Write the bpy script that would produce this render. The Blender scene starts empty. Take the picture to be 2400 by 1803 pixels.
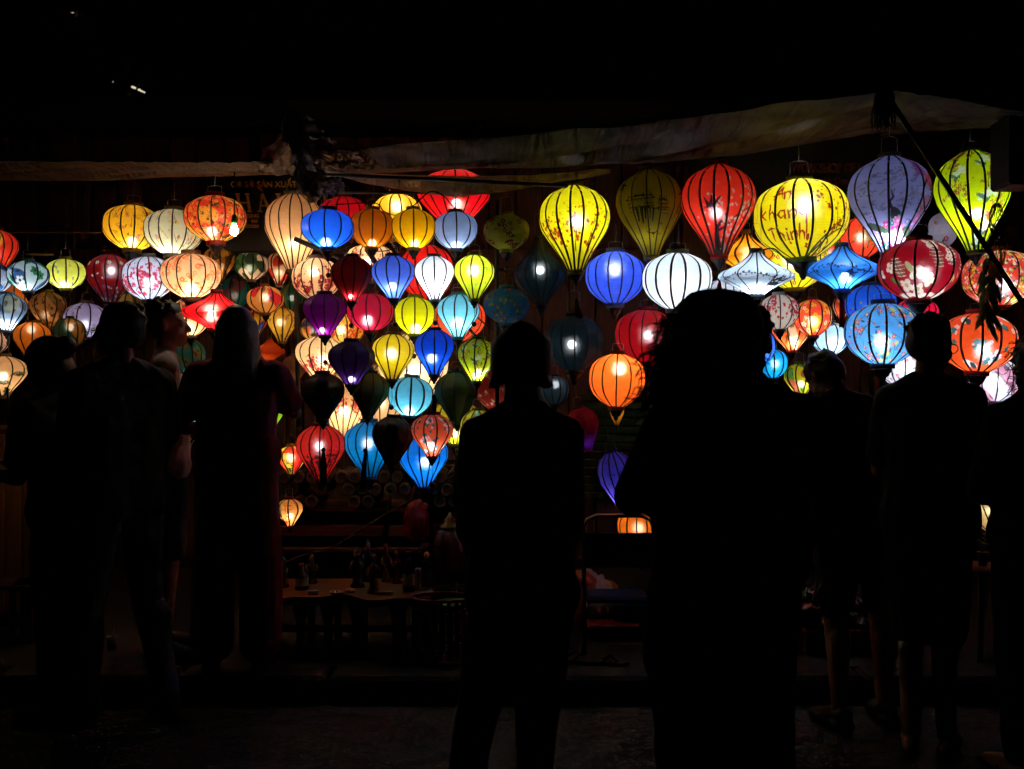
import bpy, bmesh, math, random
import numpy as np
from mathutils import Vector, Matrix, noise

PI = math.pi
R = math.radians
sc = bpy.context.scene
COL = sc.collection
rnd = random.Random(7)

# ------------------------------------------------------------------ camera, world, light, exposure
FPX = 2333.0                 # focal length in photograph pixels (35 mm lens, photograph 2400 px wide)
CAMZ = 1.48
cam_d = bpy.data.cameras.new('camera')
cam = bpy.data.objects.new('camera', cam_d)
COL.objects.link(cam)
cam.location = (0, 0, CAMZ)
cam.rotation_euler = (R(90), 0, 0)
cam_d.sensor_width = 36.0
cam_d.lens = 35.0
cam_d.clip_start = 0.05
cam_d.clip_end = 400
cam_d.dof.use_dof = True
cam_d.dof.focus_distance = 5.1
cam_d.dof.aperture_fstop = 3.2
sc.camera = cam

world = bpy.data.worlds.new('World')
sc.world = world
world.use_nodes = True
wn = world.node_tree
bg = wn.nodes['Background']
sky = wn.nodes.new('ShaderNodeTexSky')
sky.sky_type = 'NISHITA'
sky.sun_disc = False
sky.sun_elevation = R(-6)
sky.sun_rotation = R(150)
wn.links.new(sky.outputs[0], bg.inputs[0])
bg.inputs[1].default_value = 0.0004          # night: the sky gives next to nothing

sun_d = bpy.data.lights.new('moon_light', 'SUN')
sun_d.energy = 0.0005
sun_d.angle = R(0.5)
sun = bpy.data.objects.new('moon_light', sun_d)
COL.objects.link(sun)
sun.rotation_euler = (R(50), 0, R(150))
sun.location = (0, 0, 12)

sc.view_settings.view_transform = 'Standard'
sc.view_settings.look = 'None'
sc.view_settings.exposure = 0.0
sc.view_settings.gamma = 1.0
sc.view_settings.use_curve_mapping = False

cy = sc.cycles
cy.use_denoising = True
try:
    cy.denoiser = 'OPENIMAGEDENOISE'
    cy.denoising_input_passes = 'RGB_ALBEDO_NORMAL'
except Exception:
    pass
cy.use_adaptive_sampling = True
cy.adaptive_threshold = 0.02
cy.max_bounces = 7
cy.diffuse_bounces = 6
cy.glossy_bounces = 2
cy.transmission_bounces = 4
cy.transparent_max_bounces = 8
cy.sample_clamp_indirect = 3.0
cy.caustics_reflective = False
cy.caustics_refractive = False
cy.use_light_tree = True

# ------------------------------------------------------------------ small helpers
def at(px, py, d):
    """the world point at depth d that the photograph shows at pixel (px, py)"""
    return Vector(((px - 1200) / FPX * d, d, CAMZ - (py - 901.5) / FPX * d))

def lin(c):
    """sRGB 0..1 (or 0..255) -> linear"""
    c = np.asarray(c, float)
    if c.max() > 1.001:
        c = c / 255.0
    return np.where(c <= 0.04045, c / 12.92, ((c + 0.055) / 1.055) ** 2.4)

def link(o, parent=None):
    COL.objects.link(o)
    if parent is not None:
        o.parent = parent
    return o

def tag(o, label=None, cat=None, group=None, kind=None):
    if label: o['label'] = label
    if cat: o['category'] = cat
    if group: o['group'] = group
    if kind: o['kind'] = kind
    return o

def thing(name, label, cat, loc=(0, 0, 0), rz=0.0, group=None):
    o = bpy.data.objects.new(name, None)
    link(o)
    o.empty_display_size = 0.05
    o.location = loc
    o.rotation_euler = (0, 0, rz)
    return tag(o, label, cat, group)

def mesh_np(name, V, F, smooth=True):
    """V (n,3); F (m,k) with k fixed"""
    V = np.asarray(V, np.float32).reshape(-1, 3)
    F = np.asarray(F, np.int32)
    me = bpy.data.meshes.new(name)
    m, k = F.shape
    me.vertices.add(len(V)); me.vertices.foreach_set('co', V.ravel())
    me.loops.add(m * k); me.loops.foreach_set('vertex_index', F.ravel())
    me.polygons.add(m)
    me.polygons.foreach_set('loop_start', np.arange(0, m * k, k, dtype=np.int32))
    me.polygons.foreach_set('use_smooth', np.full(m, smooth, dtype=bool))
    me.update(calc_edges=True)
    me.validate()
    return me

def obj(name, me, mat=None, parent=None, loc=None):
    o = bpy.data.objects.new(name, me)
    link(o, parent)
    if mat is not None and len(me.materials) == 0:
        me.materials.append(mat)
    if loc is not None: o.location = loc
    return o

class MB:
    """collects simple shapes into one mesh"""
    def __init__(s): s.v = []; s.f = []
    def add(s, V, F):
        b = len(s.v)
        s.v += [tuple(p) for p in V]
        s.f += [tuple(i + b for i in f) for f in F]
        return s
    def box(s, c, size, M=None, bev=0.0):
        x, y, z = [q / 2 for q in size]
        if bev > 0:
            bm = bmesh.new()
            bmesh.ops.create_cube(bm, size=1)
            for v in bm.verts: v.co = Vector((v.co.x * 2 * x, v.co.y * 2 * y, v.co.z * 2 * z))
            bmesh.ops.bevel(bm, geom=list(bm.edges), offset=min(bev, min(x, y, z) * .8), segments=1, affect='EDGES')
            bm.verts.index_update()
            P = [v.co.copy() for v in bm.verts]; F = [[v.index for v in f.verts] for f in bm.faces]
            bm.free()
        else:
            P = [Vector((a * x, b * y, d * z)) for a in (-1, 1) for b in (-1, 1) for d in (-1, 1)]
            F = [(0, 1, 3, 2), (4, 6, 7, 5), (0, 4, 5, 1), (2, 3, 7, 6), (0, 2, 6, 4), (1, 5, 7, 3)]
        if M is not None: P = [M @ p for p in P]
        c = Vector(c)
        return s.add([p + c for p in P], F)
    def tube(s, pts, r, n=6, cap=True):
        pts = [Vector(p) for p in pts]
        rr = r if hasattr(r, '__len__') else [r] * len(pts)
        V = []; F = []
        up = Vector((0, 0, 1))
        prev = None
        for i, p in enumerate(pts):
            t = (pts[min(i + 1, len(pts) - 1)] - pts[max(i - 1, 0)])
            if t.length < 1e-9: t = Vector((0, 0, 1))
            t.normalize()
            if prev is None:
                a = t.orthogonal().normalized()
            else:
                a = (prev - t * prev.dot(t))
                a = a.normalized() if a.length > 1e-6 else t.orthogonal().normalized()
            prev = a
            b = t.cross(a)
            for k in range(n):
                th = 2 * PI * k / n
                V.append(p + (a * math.cos(th) + b * math.sin(th)) * rr[i])
        for i in range(len(pts) - 1):
            for k in range(n):
                k2 = (k + 1) % n
                F.append((i * n + k, i * n + k2, (i + 1) * n + k2, (i + 1) * n + k))
        if cap:
            F.append(tuple(range(n - 1, -1, -1)))
            e = (len(pts) - 1) * n
            F.append(tuple(e + k for k in range(n)))
        return s.add(V, F)
    def lathe(s, prof, n=16, c=(0, 0, 0), cap=True):
        """prof: (r, z) list"""
        V = []; F = []
        c = Vector(c)
        for r, z in prof:
            for k in range(n):
                th = 2 * PI * k / n
                V.append(c + Vector((r * math.cos(th), r * math.sin(th), z)))
        for i in range(len(prof) - 1):
            for k in range(n):
                k2 = (k + 1) % n
                F.append((i * n + k, i * n + k2, (i + 1) * n + k2, (i + 1) * n + k))
        if cap:
            F.append(tuple(range(n - 1, -1, -1)))
            e = (len(prof) - 1) * n
            F.append(tuple(e + k for k in range(n)))
        return s.add(V, F)
    def sphere(s, c, r, n=10, m=7):
        rr = r if hasattr(r, '__len__') else (r, r, r)
        V = []; F = []
        c = Vector(c)
        V.append(c + Vector((0, 0, rr[2])))
        for i in range(1, m):
            ph = PI * i / m
            for k in range(n):
                th = 2 * PI * k / n
                V.append(c + Vector((rr[0] * math.sin(ph) * math.cos(th), rr[1] * math.sin(ph) * math.sin(th), rr[2] * math.cos(ph))))
        V.append(c - Vector((0, 0, rr[2])))
        for k in range(n):
            F.append((0, 1 + k, 1 + (k + 1) % n))
        for i in range(m - 2):
            for k in range(n):
                k2 = (k + 1) % n
                F.append((1 + i * n + k, 1 + (i + 1) * n + k, 1 + (i + 1) * n + k2, 1 + i * n + k2))
        e = 1 + (m - 2) * n
        last = len(V) - 1
        for k in range(n):
            F.append((last, e + (k + 1) % n, e + k))
        return s.add(V, F)
    def mesh(s, name, smooth=True):
        me = bpy.data.meshes.new(name)
        me.from_pydata(s.v, [], s.f)
        if smooth:
            me.polygons.foreach_set('use_smooth', np.ones(len(me.polygons), dtype=bool))
        me.update()
        return me
    def build(s, name, mat, parent=None, smooth=True, loc=None):
        return obj(name, s.mesh(name, smooth), mat, parent, loc)

# ------------------------------------------------------------------ materials
def new_mat(name):
    m = bpy.data.materials.new(name)
    m.use_nodes = True
    nt = m.node_tree
    nt.nodes.clear()
    out = nt.nodes.new('ShaderNodeOutputMaterial')
    return m, nt, out

def pmat(name, col, rough=0.7, metal=0.0, var=0.25, scale=12.0, bump=0.0, stretch=None, spec=0.4, coords='Object'):
    """plain principled material with noise in colour and relief"""
    m, nt, out = new_mat(name)
    N = nt.nodes; L = nt.links
    p = N.new('ShaderNodeBsdfPrincipled')
    p.inputs['Roughness'].default_value = rough
    p.inputs['Metallic'].default_value = metal
    p.inputs['Specular IOR Level'].default_value = spec
    tc = N.new('ShaderNodeTexCoord')
    mp = N.new('ShaderNodeMapping')
    L.new(tc.outputs[coords], mp.inputs[0])
    if stretch: mp.inputs['Scale'].default_value = stretch
    nz = N.new('ShaderNodeTexNoise')
    nz.inputs['Scale'].default_value = scale
    nz.inputs['Detail'].default_value = 6
    L.new(mp.outputs[0], nz.inputs['Vector'])
    rp = N.new('ShaderNodeValToRGB')
    c = np.array(lin(col))
    rp.color_ramp.elements[0].position = 0.3
    rp.color_ramp.elements[1].position = 0.72
    rp.color_ramp.elements[0].color = (*(c * (1 - var)), 1)
    rp.color_ramp.elements[1].color = (*np.minimum(c * (1 + var), 1), 1)
    L.new(nz.outputs['Fac'], rp.inputs[0])
    L.new(rp.outputs[0], p.inputs['Base Color'])
    if bump > 0:
        b = N.new('ShaderNodeBump')
        b.inputs['Strength'].default_value = bump
        b.inputs['Distance'].default_value = 0.01
        L.new(nz.outputs['Fac'], b.inputs['Height'])
        L.new(b.outputs[0], p.inputs['Normal'])
    L.new(p.outputs[0], out.inputs[0])
    return m

_emit = {}
def emat(col, strength):
    key = (tuple(np.round(col, 3)), round(strength, 2))
    if key not in _emit:
        m, nt, out = new_mat('glowing_bulb')
        e = nt.nodes.new('ShaderNodeEmission')
        e.inputs[0].default_value = (*col, 1)
        e.inputs[1].default_value = strength
        nt.links.new(e.outputs[0], out.inputs[0])
        _emit[key] = m
    return _emit[key]

_shade = {}
def shade_mat(transp=0.07, slub=0.16, gloss=0.06, trans=0.6):
    """thin dyed cloth: lets light through, scatters some back, a little of the bulb shows between the threads"""
    trans_on = transp > 0.001
    key = (transp, slub, gloss, trans)
    if key in _shade: return _shade[key]
    m, nt, out = new_mat('dyed_cloth')
    N = nt.nodes; L = nt.links
    at_ = N.new('ShaderNodeAttribute'); at_.attribute_name = 'paint'
    tc = N.new('ShaderNodeTexCoord')
    mp = N.new('ShaderNodeMapping')
    mp.inputs['Scale'].default_value = (9, 9, 260)
    L.new(tc.outputs['Object'], mp.inputs[0])
    nz = N.new('ShaderNodeTexNoise'); nz.inputs['Scale'].default_value = 1.0; nz.inputs['Detail'].default_value = 4
    L.new(mp.outputs[0], nz.inputs['Vector'])
    nz2 = N.new('ShaderNodeTexNoise'); nz2.inputs['Scale'].default_value = 38; nz2.inputs['Detail'].default_value = 5
    L.new(tc.outputs['Object'], nz2.inputs['Vector'])
    ad = N.new('ShaderNodeMath'); ad.operation = 'ADD'
    L.new(nz.outputs['Fac'], ad.inputs[0]); L.new(nz2.outputs['Fac'], ad.inputs[1])
    mr = N.new('ShaderNodeMapRange')
    mr.inputs[1].default_value = 0.6; mr.inputs[2].default_value = 1.4
    mr.inputs[3].default_value = 1 - slub; mr.inputs[4].default_value = 1 + slub * 0.5
    L.new(ad.outputs[0], mr.inputs[0])
    mul = N.new('ShaderNodeVectorMath'); mul.operation = 'SCALE'
    L.new(at_.outputs['Color'], mul.inputs[0]); L.new(mr.outputs[0], mul.inputs['Scale'])
    bp = N.new('ShaderNodeBump'); bp.inputs['Strength'].default_value = .22; bp.inputs['Distance'].default_value = .012
    nz3 = N.new('ShaderNodeTexNoise'); nz3.inputs['Scale'].default_value = 17; nz3.inputs['Detail'].default_value = 3; nz3.inputs['Distortion'].default_value = .8
    L.new(tc.outputs['Object'], nz3.inputs[0]); L.new(nz3.outputs[0], bp.inputs['Height'])
    tr = N.new('ShaderNodeBsdfTranslucent'); L.new(mul.outputs[0], tr.inputs[0]); L.new(bp.outputs[0], tr.inputs['Normal'])
    df = N.new('ShaderNodeBsdfDiffuse'); L.new(mul.outputs[0], df.inputs[0])
    mx = N.new('ShaderNodeMixShader'); mx.inputs[0].default_value = 1 - trans
    L.new(tr.outputs[0], mx.inputs[1]); L.new(df.outputs[0], mx.inputs[2])
    gl = N.new('ShaderNodeBsdfGlossy'); gl.inputs['Roughness'].default_value = 0.45
    mg = N.new('ShaderNodeMixShader'); mg.inputs[0].default_value = gloss * 0.5
    L.new(mx.outputs[0], mg.inputs[1]); L.new(gl.outputs[0], mg.inputs[2])
    tp = N.new('ShaderNodeBsdfTransparent')
    rf = N.new('ShaderNodeBsdfRefraction'); rf.inputs['Roughness'].default_value = 0.72; rf.inputs['IOR'].default_value = 1.3
    mix = N.new('ShaderNodeMix'); mix.data_type = 'RGBA'; mix.inputs[0].default_value = 0.55
    L.new(mul.outputs[0], mix.inputs[6]); mix.inputs[7].default_value = (1, 1, 1, 1)
    L.new(mix.outputs[2], tp.inputs[0]); L.new(mix.outputs[2], rf.inputs[0])
    m0 = N.new('ShaderNodeMixShader'); m0.inputs[0].default_value = 0.055 if trans_on else 0.0
    L.new(mg.outputs[0], m0.inputs[1]); L.new(rf.outputs[0], m0.inputs[2])
    mt = N.new('ShaderNodeMixShader'); mt.inputs[0].default_value = transp * .6
    L.new(m0.outputs[0], mt.inputs[1]); L.new(tp.outputs[0], mt.inputs[2])
    L.new(mt.outputs[0], out.inputs[0])
    _shade[key] = m
    return m

M = {}
M['black'] = pmat('black_lacquered_wood', (18, 14, 12), rough=0.35, var=0.3)
M['rib'] = pmat('bamboo_rib', (44, 30, 18), rough=0.7, var=0.3)
M['wire'] = pmat('dull_wire', (150, 145, 135), rough=0.5, metal=0.2)
M['cord'] = pmat('black_cord', (20, 18, 17), rough=0.9)
_cm = {}
def cmat(col, rough=0.85, var=0.2, scale=30, **k):
    col = np.asarray(col, float)
    key = (tuple(int(c) for c in col), rough, tuple(sorted(k.items())))
    if key not in _cm:
        _cm[key] = pmat('dyed_thread' if rough > .8 else 'painted_surface', col, rough=rough, var=var, scale=scale, **k)
    return _cm[key]
# ------------------------------------------------------------------ lanterns
SHAPES = {
    # (t from the top ring, radius fraction)
    'round':   [(0, .33), (.04, .51), (.10, .70), (.20, .885), (.32, .975), (.44, 1), (.56, .985), (.70, .905), (.82, .75), (.91, .56), (.965, .42), (1, .31)],
    'globe':   [(0, .28), (.04, .47), (.11, .71), (.22, .90), (.36, .985), (.49, 1), (.61, .97), (.75, .85), (.87, .63), (.955, .42), (1, .29)],
    'balloon': [(0, .36), (.04, .52), (.11, .75), (.21, .93), (.32, 1), (.44, .985), (.56, .87), (.70, .68), (.84, .47), (1, .27)],
    'drop':    [(0, .28), (.04, .46), (.10, .70), (.20, .90), (.31, .99), (.37, 1), (.48, .95), (.60, .80), (.74, .58), (.88, .37), (1, .23)],
    'diamond': [(0, .17), (.08, .24), (.2, .40), (.33, .64), (.45, .90), (.53, .99), (.57, 1), (.63, .95), (.74, .70), (.87, .41), (1, .22)],
    'onion':   [(0, .2), (.10, .28), (.22, .45), (.34, .72), (.44, .92), (.53, 1), (.61, .97), (.72, .78), (.85, .48), (.94, .31), (1, .25)],
}

def prof_fn(shape):
    T, Rr = np.array(SHAPES[shape]).T
    n = len(T)
    h = np.diff(T); dl = np.diff(Rr) / h
    m = np.zeros(n)
    for i in range(1, n - 1):                      # monotone cubic slopes
        if dl[i - 1] * dl[i] > 0:
            w1 = 2 * h[i] + h[i - 1]; w2 = h[i] + 2 * h[i - 1]
            m[i] = (w1 + w2) / (w1 / dl[i - 1] + w2 / dl[i])
    m[0] = dl[0]; m[-1] = dl[-1]
    def f(t):
        t = np.asarray(t, float)
        i = np.clip(np.searchsorted(T, t, side='right') - 1, 0, n - 2)
        u = (t - T[i]) / h[i]
        return ((2 * u**3 - 3 * u**2 + 1) * Rr[i] + (u**3 - 2 * u**2 + u) * h[i] * m[i]
                + (-2 * u**3 + 3 * u**2) * Rr[i + 1] + (u**3 - u**2) * h[i] * m[i + 1])
    return f

class Paint:
    """colours on the cloth of one lantern: A = angle (0 faces the street), T = 0..1 from the top; lengths in units of the widest radius"""
    def __init__(s, A, T, Rt, HR, base, rng):
        s.A, s.T, s.Rt = A, T, Rt            # Rt: local radius fraction
        s.HR = HR                            # height / widest radius
        s.C = np.empty(A.shape + (3,)); s.C[:] = lin(base)
        s.rng = rng
    def loc(s, a, t):
        da = (s.A - a + PI) % (2 * PI) - PI
        return da * np.maximum(s.Rt, .25), (s.T - t) * s.HR
    def put(s, mask, col, k=1.0):
        mask = np.clip(mask, 0, 1)[..., None] * k
        s.C = s.C * (1 - mask) + lin(col) * mask
    def win(s, t, r):
        n = s.A.shape[0] - 1
        j0 = max(0, int((t - r / s.HR) * n)); j1 = min(n + 1, int((t + r / s.HR) * n) + 2)
        return slice(j0, max(j1, j0))
    def wput(s, sl, mask, col, k=1.0):
        m = mask[..., None] * k
        s.C[sl] = s.C[sl] * (1 - m) + lin(col) * m
    def wloc(s, sl, a, t):
        da = (s.A[sl] - a + PI) % (2 * PI) - PI
        return da * np.maximum(s.Rt[sl], .25), (s.T[sl] - t) * s.HR
    def dot(s, a, t, r, col, k=1):
        sl = s.win(t, r)
        x, y = s.wloc(sl, a, t)
        s.wput(sl, (np.hypot(x, y) < r).astype(float), col, k)
    def flower(s, a, t, r, col, core=None, n=5, k=1):
        ph = s.rng.uniform(0, 6)
        sl = s.win(t, r)
        x, y = s.wloc(sl, a, t)
        if x.size == 0: return
        d = np.hypot(x, y); an = np.arctan2(y, x)
        s.wput(sl, (d < r * (.55 + .45 * np.abs(np.cos(n / 2 * (an + ph))))).astype(float), col, k)
        if core is not None: s.wput(sl, (d < .28 * r).astype(float), core, k)
    def stroke(s, pts, w, col, k=1):
        """pts: (angle, t) list; w: width or per-point widths"""
        ww = w if hasattr(w, '__len__') else [w] * len(pts)
        ts = [q[1] for q in pts]; wm = max(ww)
        lo, hi = min(ts), max(ts)
        sl = s.win((lo + hi) / 2, (hi - lo) / 2 * s.HR + wm)
        if s.A[sl].size == 0: return
        best = np.zeros(s.A[sl].shape); rl = np.maximum(s.Rt[sl], .25)
        for i in range(len(pts) - 1):
            (a0, t0), (a1, t1) = pts[i], pts[i + 1]
            x, y = s.wloc(sl, a0, t0)
            bx = (a1 - a0) * rl; by = (t1 - t0) * s.HR
            L2 = bx * bx + by * by + 1e-12
            u = np.clip((x * bx + y * by) / L2, 0, 1)
            d = np.hypot(x - u * bx, y - u * by)
            best = np.maximum(best, (d < (ww[i] * (1 - u) + ww[i + 1] * u) * .5).astype(float))
        s.wput(sl, best, col, k)
    def blob(s, a, t, rx, ry, rot, col, k=1):
        sl = s.win(t, max(rx, ry))
        x, y = s.wloc(sl, a, t)
        c, q = math.cos(rot), math.sin(rot)
        s.wput(sl, (((x * c + y * q) / rx) ** 2 + ((-x * q + y * c) / ry) ** 2 < 1).astype(float), col, k)
    def branch(s, a, t, ang, ln, w, bcol, fcol, core=None, fr=.05, nf=10, depth=2):
        """a twig that winds away from (a, t), with blossoms beside it"""
        pts = [(a, t)]; x, y = a, t
        for i in range(6):
            ang += s.rng.uniform(-.35, .35)
            x += math.sin(ang) * ln / 6; y += -math.cos(ang) * ln / 6 / s.HR
            pts.append((x, y))
        s.stroke(pts, list(np.linspace(w, w * .35, len(pts))), bcol)
        if depth > 0:
            for i in (2, 3, 5):
                s.branch(pts[i][0], pts[i][1], ang + s.rng.choice([-1, 1]) * s.rng.uniform(.4, 1.0), ln * .55, w * .5, bcol, fcol, core, fr, max(3, nf // 2), depth - 1)
        for i in range(nf):
            p = pts[s.rng.integers(1, len(pts))]
            s.flower(p[0] + s.rng.normal(0, fr * 1.8), p[1] + s.rng.normal(0, fr * 1.8) / s.HR, fr * s.rng.uniform(.5, 1.1), fcol, core)
        for i in range(nf // 2):
            p = pts[-1]
            s.dot(p[0] + s.rng.normal(0, fr * 2), p[1] - abs(s.rng.normal(0, fr * 2.6)) / s.HR, fr * .33, fcol)
    def noise(s, f, seed, ft=None):
        ft = ft or f
        rg = np.random.default_rng(seed)
        v = np.zeros(s.A.shape)
        for k in range(7):
            fa = round(rg.uniform(.3, 1) * f) or 1
            v += np.sin(fa * s.A * rg.choice([-1, 1]) + rg.uniform(.3, 1) * ft * s.T * s.HR + rg.uniform(0, 6.28)) * rg.uniform(.5, 1)
        return v / 3
    def scatter(s, n, cols, r, t0=0.03, t1=.97, core=None, petals=5):
        for i in range(n):
            t = s.rng.uniform(t0, t1)
            s.flower(s.rng.uniform(-PI * .62, PI * .62), t, r * s.rng.uniform(.55, 1.25), cols[s.rng.integers(len(cols))], core, petals)

# ---- decorations
def pt_plain(p, **k): pass

def pt_sprig(p, col=(190, 25, 30), branch=(30, 20, 30), core=None, r=.055, n=6, low=.95, w=.05, spread=1.3, span=.75, **k):
    for i in range(n):
        a = -spread + 2 * spread * (i + .5) / n + p.rng.uniform(-.15, .15)
        p.branch(a, low - p.rng.uniform(0, .18), p.rng.uniform(-.7, .9), span * p.rng.uniform(.7, 1.1), w, branch, col, core, r, 9, 1)

def pt_band(p, col=(60, 25, 45), branch=(15, 20, 30), t=.6, r=.035, **k):
    """a garland of small blossoms round the widest part"""
    for i in range(46):
        a = -PI * .55 + i * PI * 1.1 / 45
        tt = t + .06 * math.sin(a * 3) + p.rng.normal(0, .03)
        p.flower(a, tt, r * p.rng.uniform(.5, 1.2), col)
    p.stroke([(-1.5 + .1 * i, t + .06 * math.sin((-1.5 + .1 * i) * 3) + .01) for i in range(31)], .014, branch)
    # a small roof of a pagoda and its island
    a0 = k.get('a0', .55); tt = t + .12
    p.stroke([(a0 - .28, tt - .015), (a0 - .12, tt - .01), (a0, tt - .06), (a0 + .1, tt - .01), (a0 + .28, tt - .02)], [.015, .05, .07, .05, .015], branch)
    p.blob(a0, tt + .05, .18, .05, 0, branch)
    for j in range(7):
        p.dot(p.rng.uniform(.2, 1.0), t - p.rng.uniform(.04, .16), r * .5, col)

def pt_chintz(p, cols=((230, 190, 40), (250, 235, 190), (30, 60, 60)), n=420, r=.06, patches=True, **k):
    if patches:
        v = p.noise(5, int(p.rng.integers(1e6)))
        p.put((v > .28).astype(float), cols[0], .75)
    for i in range(n):
        c = cols[p.rng.integers(len(cols))]
        p.flower(p.rng.uniform(-2, 2), p.rng.uniform(.01, .99), r * p.rng.uniform(.4, 1.1), c, cols[-1])

def pt_floral(p, cols=((200, 40, 60), (40, 90, 160)), leaf=(40, 90, 60), n=42, r=.075, twig=True, **k):
    for i in range(n):
        a = p.rng.uniform(-1.8, 1.8); t = p.rng.uniform(.06, .95)
        c = cols[p.rng.integers(len(cols))]
        if twig and i % 2 == 0:
            p.stroke([(a, t), (a + p.rng.normal(0, .12), t + p.rng.normal(0, .08)), (a + p.rng.normal(0, .2), t + p.rng.normal(0, .12))], .014, leaf)
        if i % 3 == 0: p.blob(a + p.rng.normal(0, .1), t + p.rng.normal(0, .05), r * 1.1, r * .4, p.rng.uniform(0, 3), leaf)
        p.flower(a, t, r * p.rng.uniform(.6, 1.2), c, (250, 220, 150))

def pt_patch(p, cols=((200, 205, 215), (20, 120, 60), (40, 70, 140)), f=4, flowers=None, r=.12, **k):
    for j, c in enumerate(cols):
        v = p.noise(f + j, int(p.rng.integers(1e6)))
        p.put((v > .18 + .06 * j).astype(float), c)
        v2 = p.noise(f * 3, int(p.rng.integers(1e6)))
        p.put(((v > .3) & (v2 > .35)).astype(float), np.asarray(c, float) * .55)
    if flowers:
        p.scatter(16, flowers, r, core=(60, 30, 20))

def pt_lower(p, cols=((60, 90, 160), (200, 220, 200), (40, 60, 60)), t0=.42, n=150, r=.05, top=((220, 220, 190), (40, 60, 60)), **k):
    """flowers crowding the lower half"""
    for i in range(n):
        t = 1 - abs(p.rng.normal(0, .26))
        if t < t0: continue
        p.flower(p.rng.uniform(-1.9, 1.9), t, r * p.rng.uniform(.5, 1.2), cols[p.rng.integers(len(cols))])
    for i in range(6):
        a = -1.3 + i * .55
        p.flower(a, .2, .09, top[0], top[1], 6)

def pt_palm(p, col=(25, 70, 40), col2=(60, 30, 20), **k):
    for a0, t0 in ((-.5, .75), (.55, .72), (1.2, .5), (-1.2, .45)):
        for j in range(13):
            an = -1.2 + j * .2
            p.stroke([(a0, t0), (a0 + math.sin(an) * .3, t0 - math.cos(an) * .14 + .02), (a0 + math.sin(an) * .55, t0 - math.cos(an) * .16 + .09)], [.03, .03, .008], col if j % 2 else col2)
    for j in range(8):
        p.blob(p.rng.uniform(-1.4, 1.4), p.rng.uniform(.78, .98), .16, .07, p.rng.uniform(0, 3), col)
    p.blob(-.25, .22, .3, .09, .3, (70, 70, 60), .6)

def pt_whiteleaf(p, **k):
    W = (238, 225, 205); G = (120, 125, 95); D = (60, 75, 45)
    for a, t, rot in ((.05, .3, .2), (-.95, .45, .35), (.62, .25, -.35), (1.15, .3, -.3)):
        for j in range(11):                        # feathered frond
            q = j / 10
            ca = a + math.sin(rot) * (q - .3) * .55; ct = t + (q - .3) * .3
            for sgn in (-1, 1):
                p.stroke([(ca, ct), (ca + sgn * .19 * (1 - .6 * abs(q - .4)), ct - .015)], [.034, .006], G if j % 2 else W)
        p.stroke([(a - math.sin(rot) * .16, t - .1), (a + math.sin(rot) * .4, t + .22)], .02, D)
    for a, t, s_ in ((-.45, .6, .2), (-.75, .8, .17), (-1.15, .5, .15), (.0, .1, .17), (-.1, .72, .17), (.55, .1, .15), (-.4, .86, .15), (.75, .92, .12), (-1.5, .6, .13), (1.0, .06, .13)):
        p.flower(a, t, s_, W, (200, 170, 120), 4)
    for a, t in ((.45, .28), (.52, .34), (.38, .35), (.47, .22), (.56, .27)):
        p.flower(a, t, .085, (240, 215, 195), (150, 70, 70))
    for a, t in ((.6, .72), (.66, .66), (.74, .7), (.6, .8), (.9, .62)):
        p.blob(a, t, .07, .03, 1.1, (225, 195, 120))
    p.blob(-.62, .5, .16, .07, 1.0, (190, 190, 130)); p.blob(-1.05, .72, .15, .07, .6, (90, 120, 60))
    for i in range(9):
        p.blob(-1.4 + i * .33, .96 - .01 * (i % 3), .12, .04, .2, W)

def pt_bigblossom(p, **k):
    W = (250, 215, 225); T = (20, 110, 110)
    for a0, t0, n in ((-.05, .16, 13), (-.28, .62, 18), (.12, .8, 16), (.95, .3, 10), (1.3, .75, 8), (-1.2, .3, 7)):
        for i in range(n):
            p.flower(a0 + p.rng.normal(0, .14), t0 + p.rng.normal(0, .055), .065 * p.rng.uniform(.7, 1.2), W, (225, 110, 130))
        for i in range(6):
            p.flower(a0 + p.rng.normal(0, .2), t0 + p.rng.normal(0, .09), .085, T, None, 3)
    for a0, t0 in ((-.85, .14), (-.72, .88), (.75, .12)):   # white birds
        p.blob(a0, t0, .17, .075, .5, (240, 240, 245)); p.blob(a0 + .12, t0 + .03, .1, .06, .9, (25, 60, 70))

def pt_cranes(p, **k):
    W = (225, 240, 215); G = (90, 120, 110); B = (90, 30, 25)
    for a, t, an in ((-1.2, .18, .5), (-.75, .3, -.5), (-.9, .62, .3), (.0, .42, -.3), (.4, .25, .7), (-.2, .85, .4), (.6, .68, -.6), (.9, .4, .2), (-1.3, .5, .8), (.25, .93, -.2), (1.3, .55, .3), (-.45, .1, .6)):
        p.branch(a, t, an, .6, .026, (60, 70, 30), (150, 55, 45), (225, 190, 120), .05, 8, 1)
    for a, t, s_ in ((-.82, .25, 1.0), (-.05, .14, 1.0), (-.02, .48, 1.25), (.75, .33, 1.0), (.02, .8, 1.1), (-.35, .93, .8), (.9, .75, .9)):
        p.blob(a, t, .24 * s_, .07 * s_, -.6, W); p.blob(a + .12 * s_, t - .03, .16 * s_, .06 * s_, 1.0, W)
        p.blob(a - .12 * s_, t + .03, .15 * s_, .045 * s_, .5, G)
        p.stroke([(a + .15 * s_, t - .03), (a + .24 * s_, t - .08)], [.03, .012], W)
        p.blob(a - .02, t + .055 * s_, .1 * s_, .035, -.7, (40, 110, 90))

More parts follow.
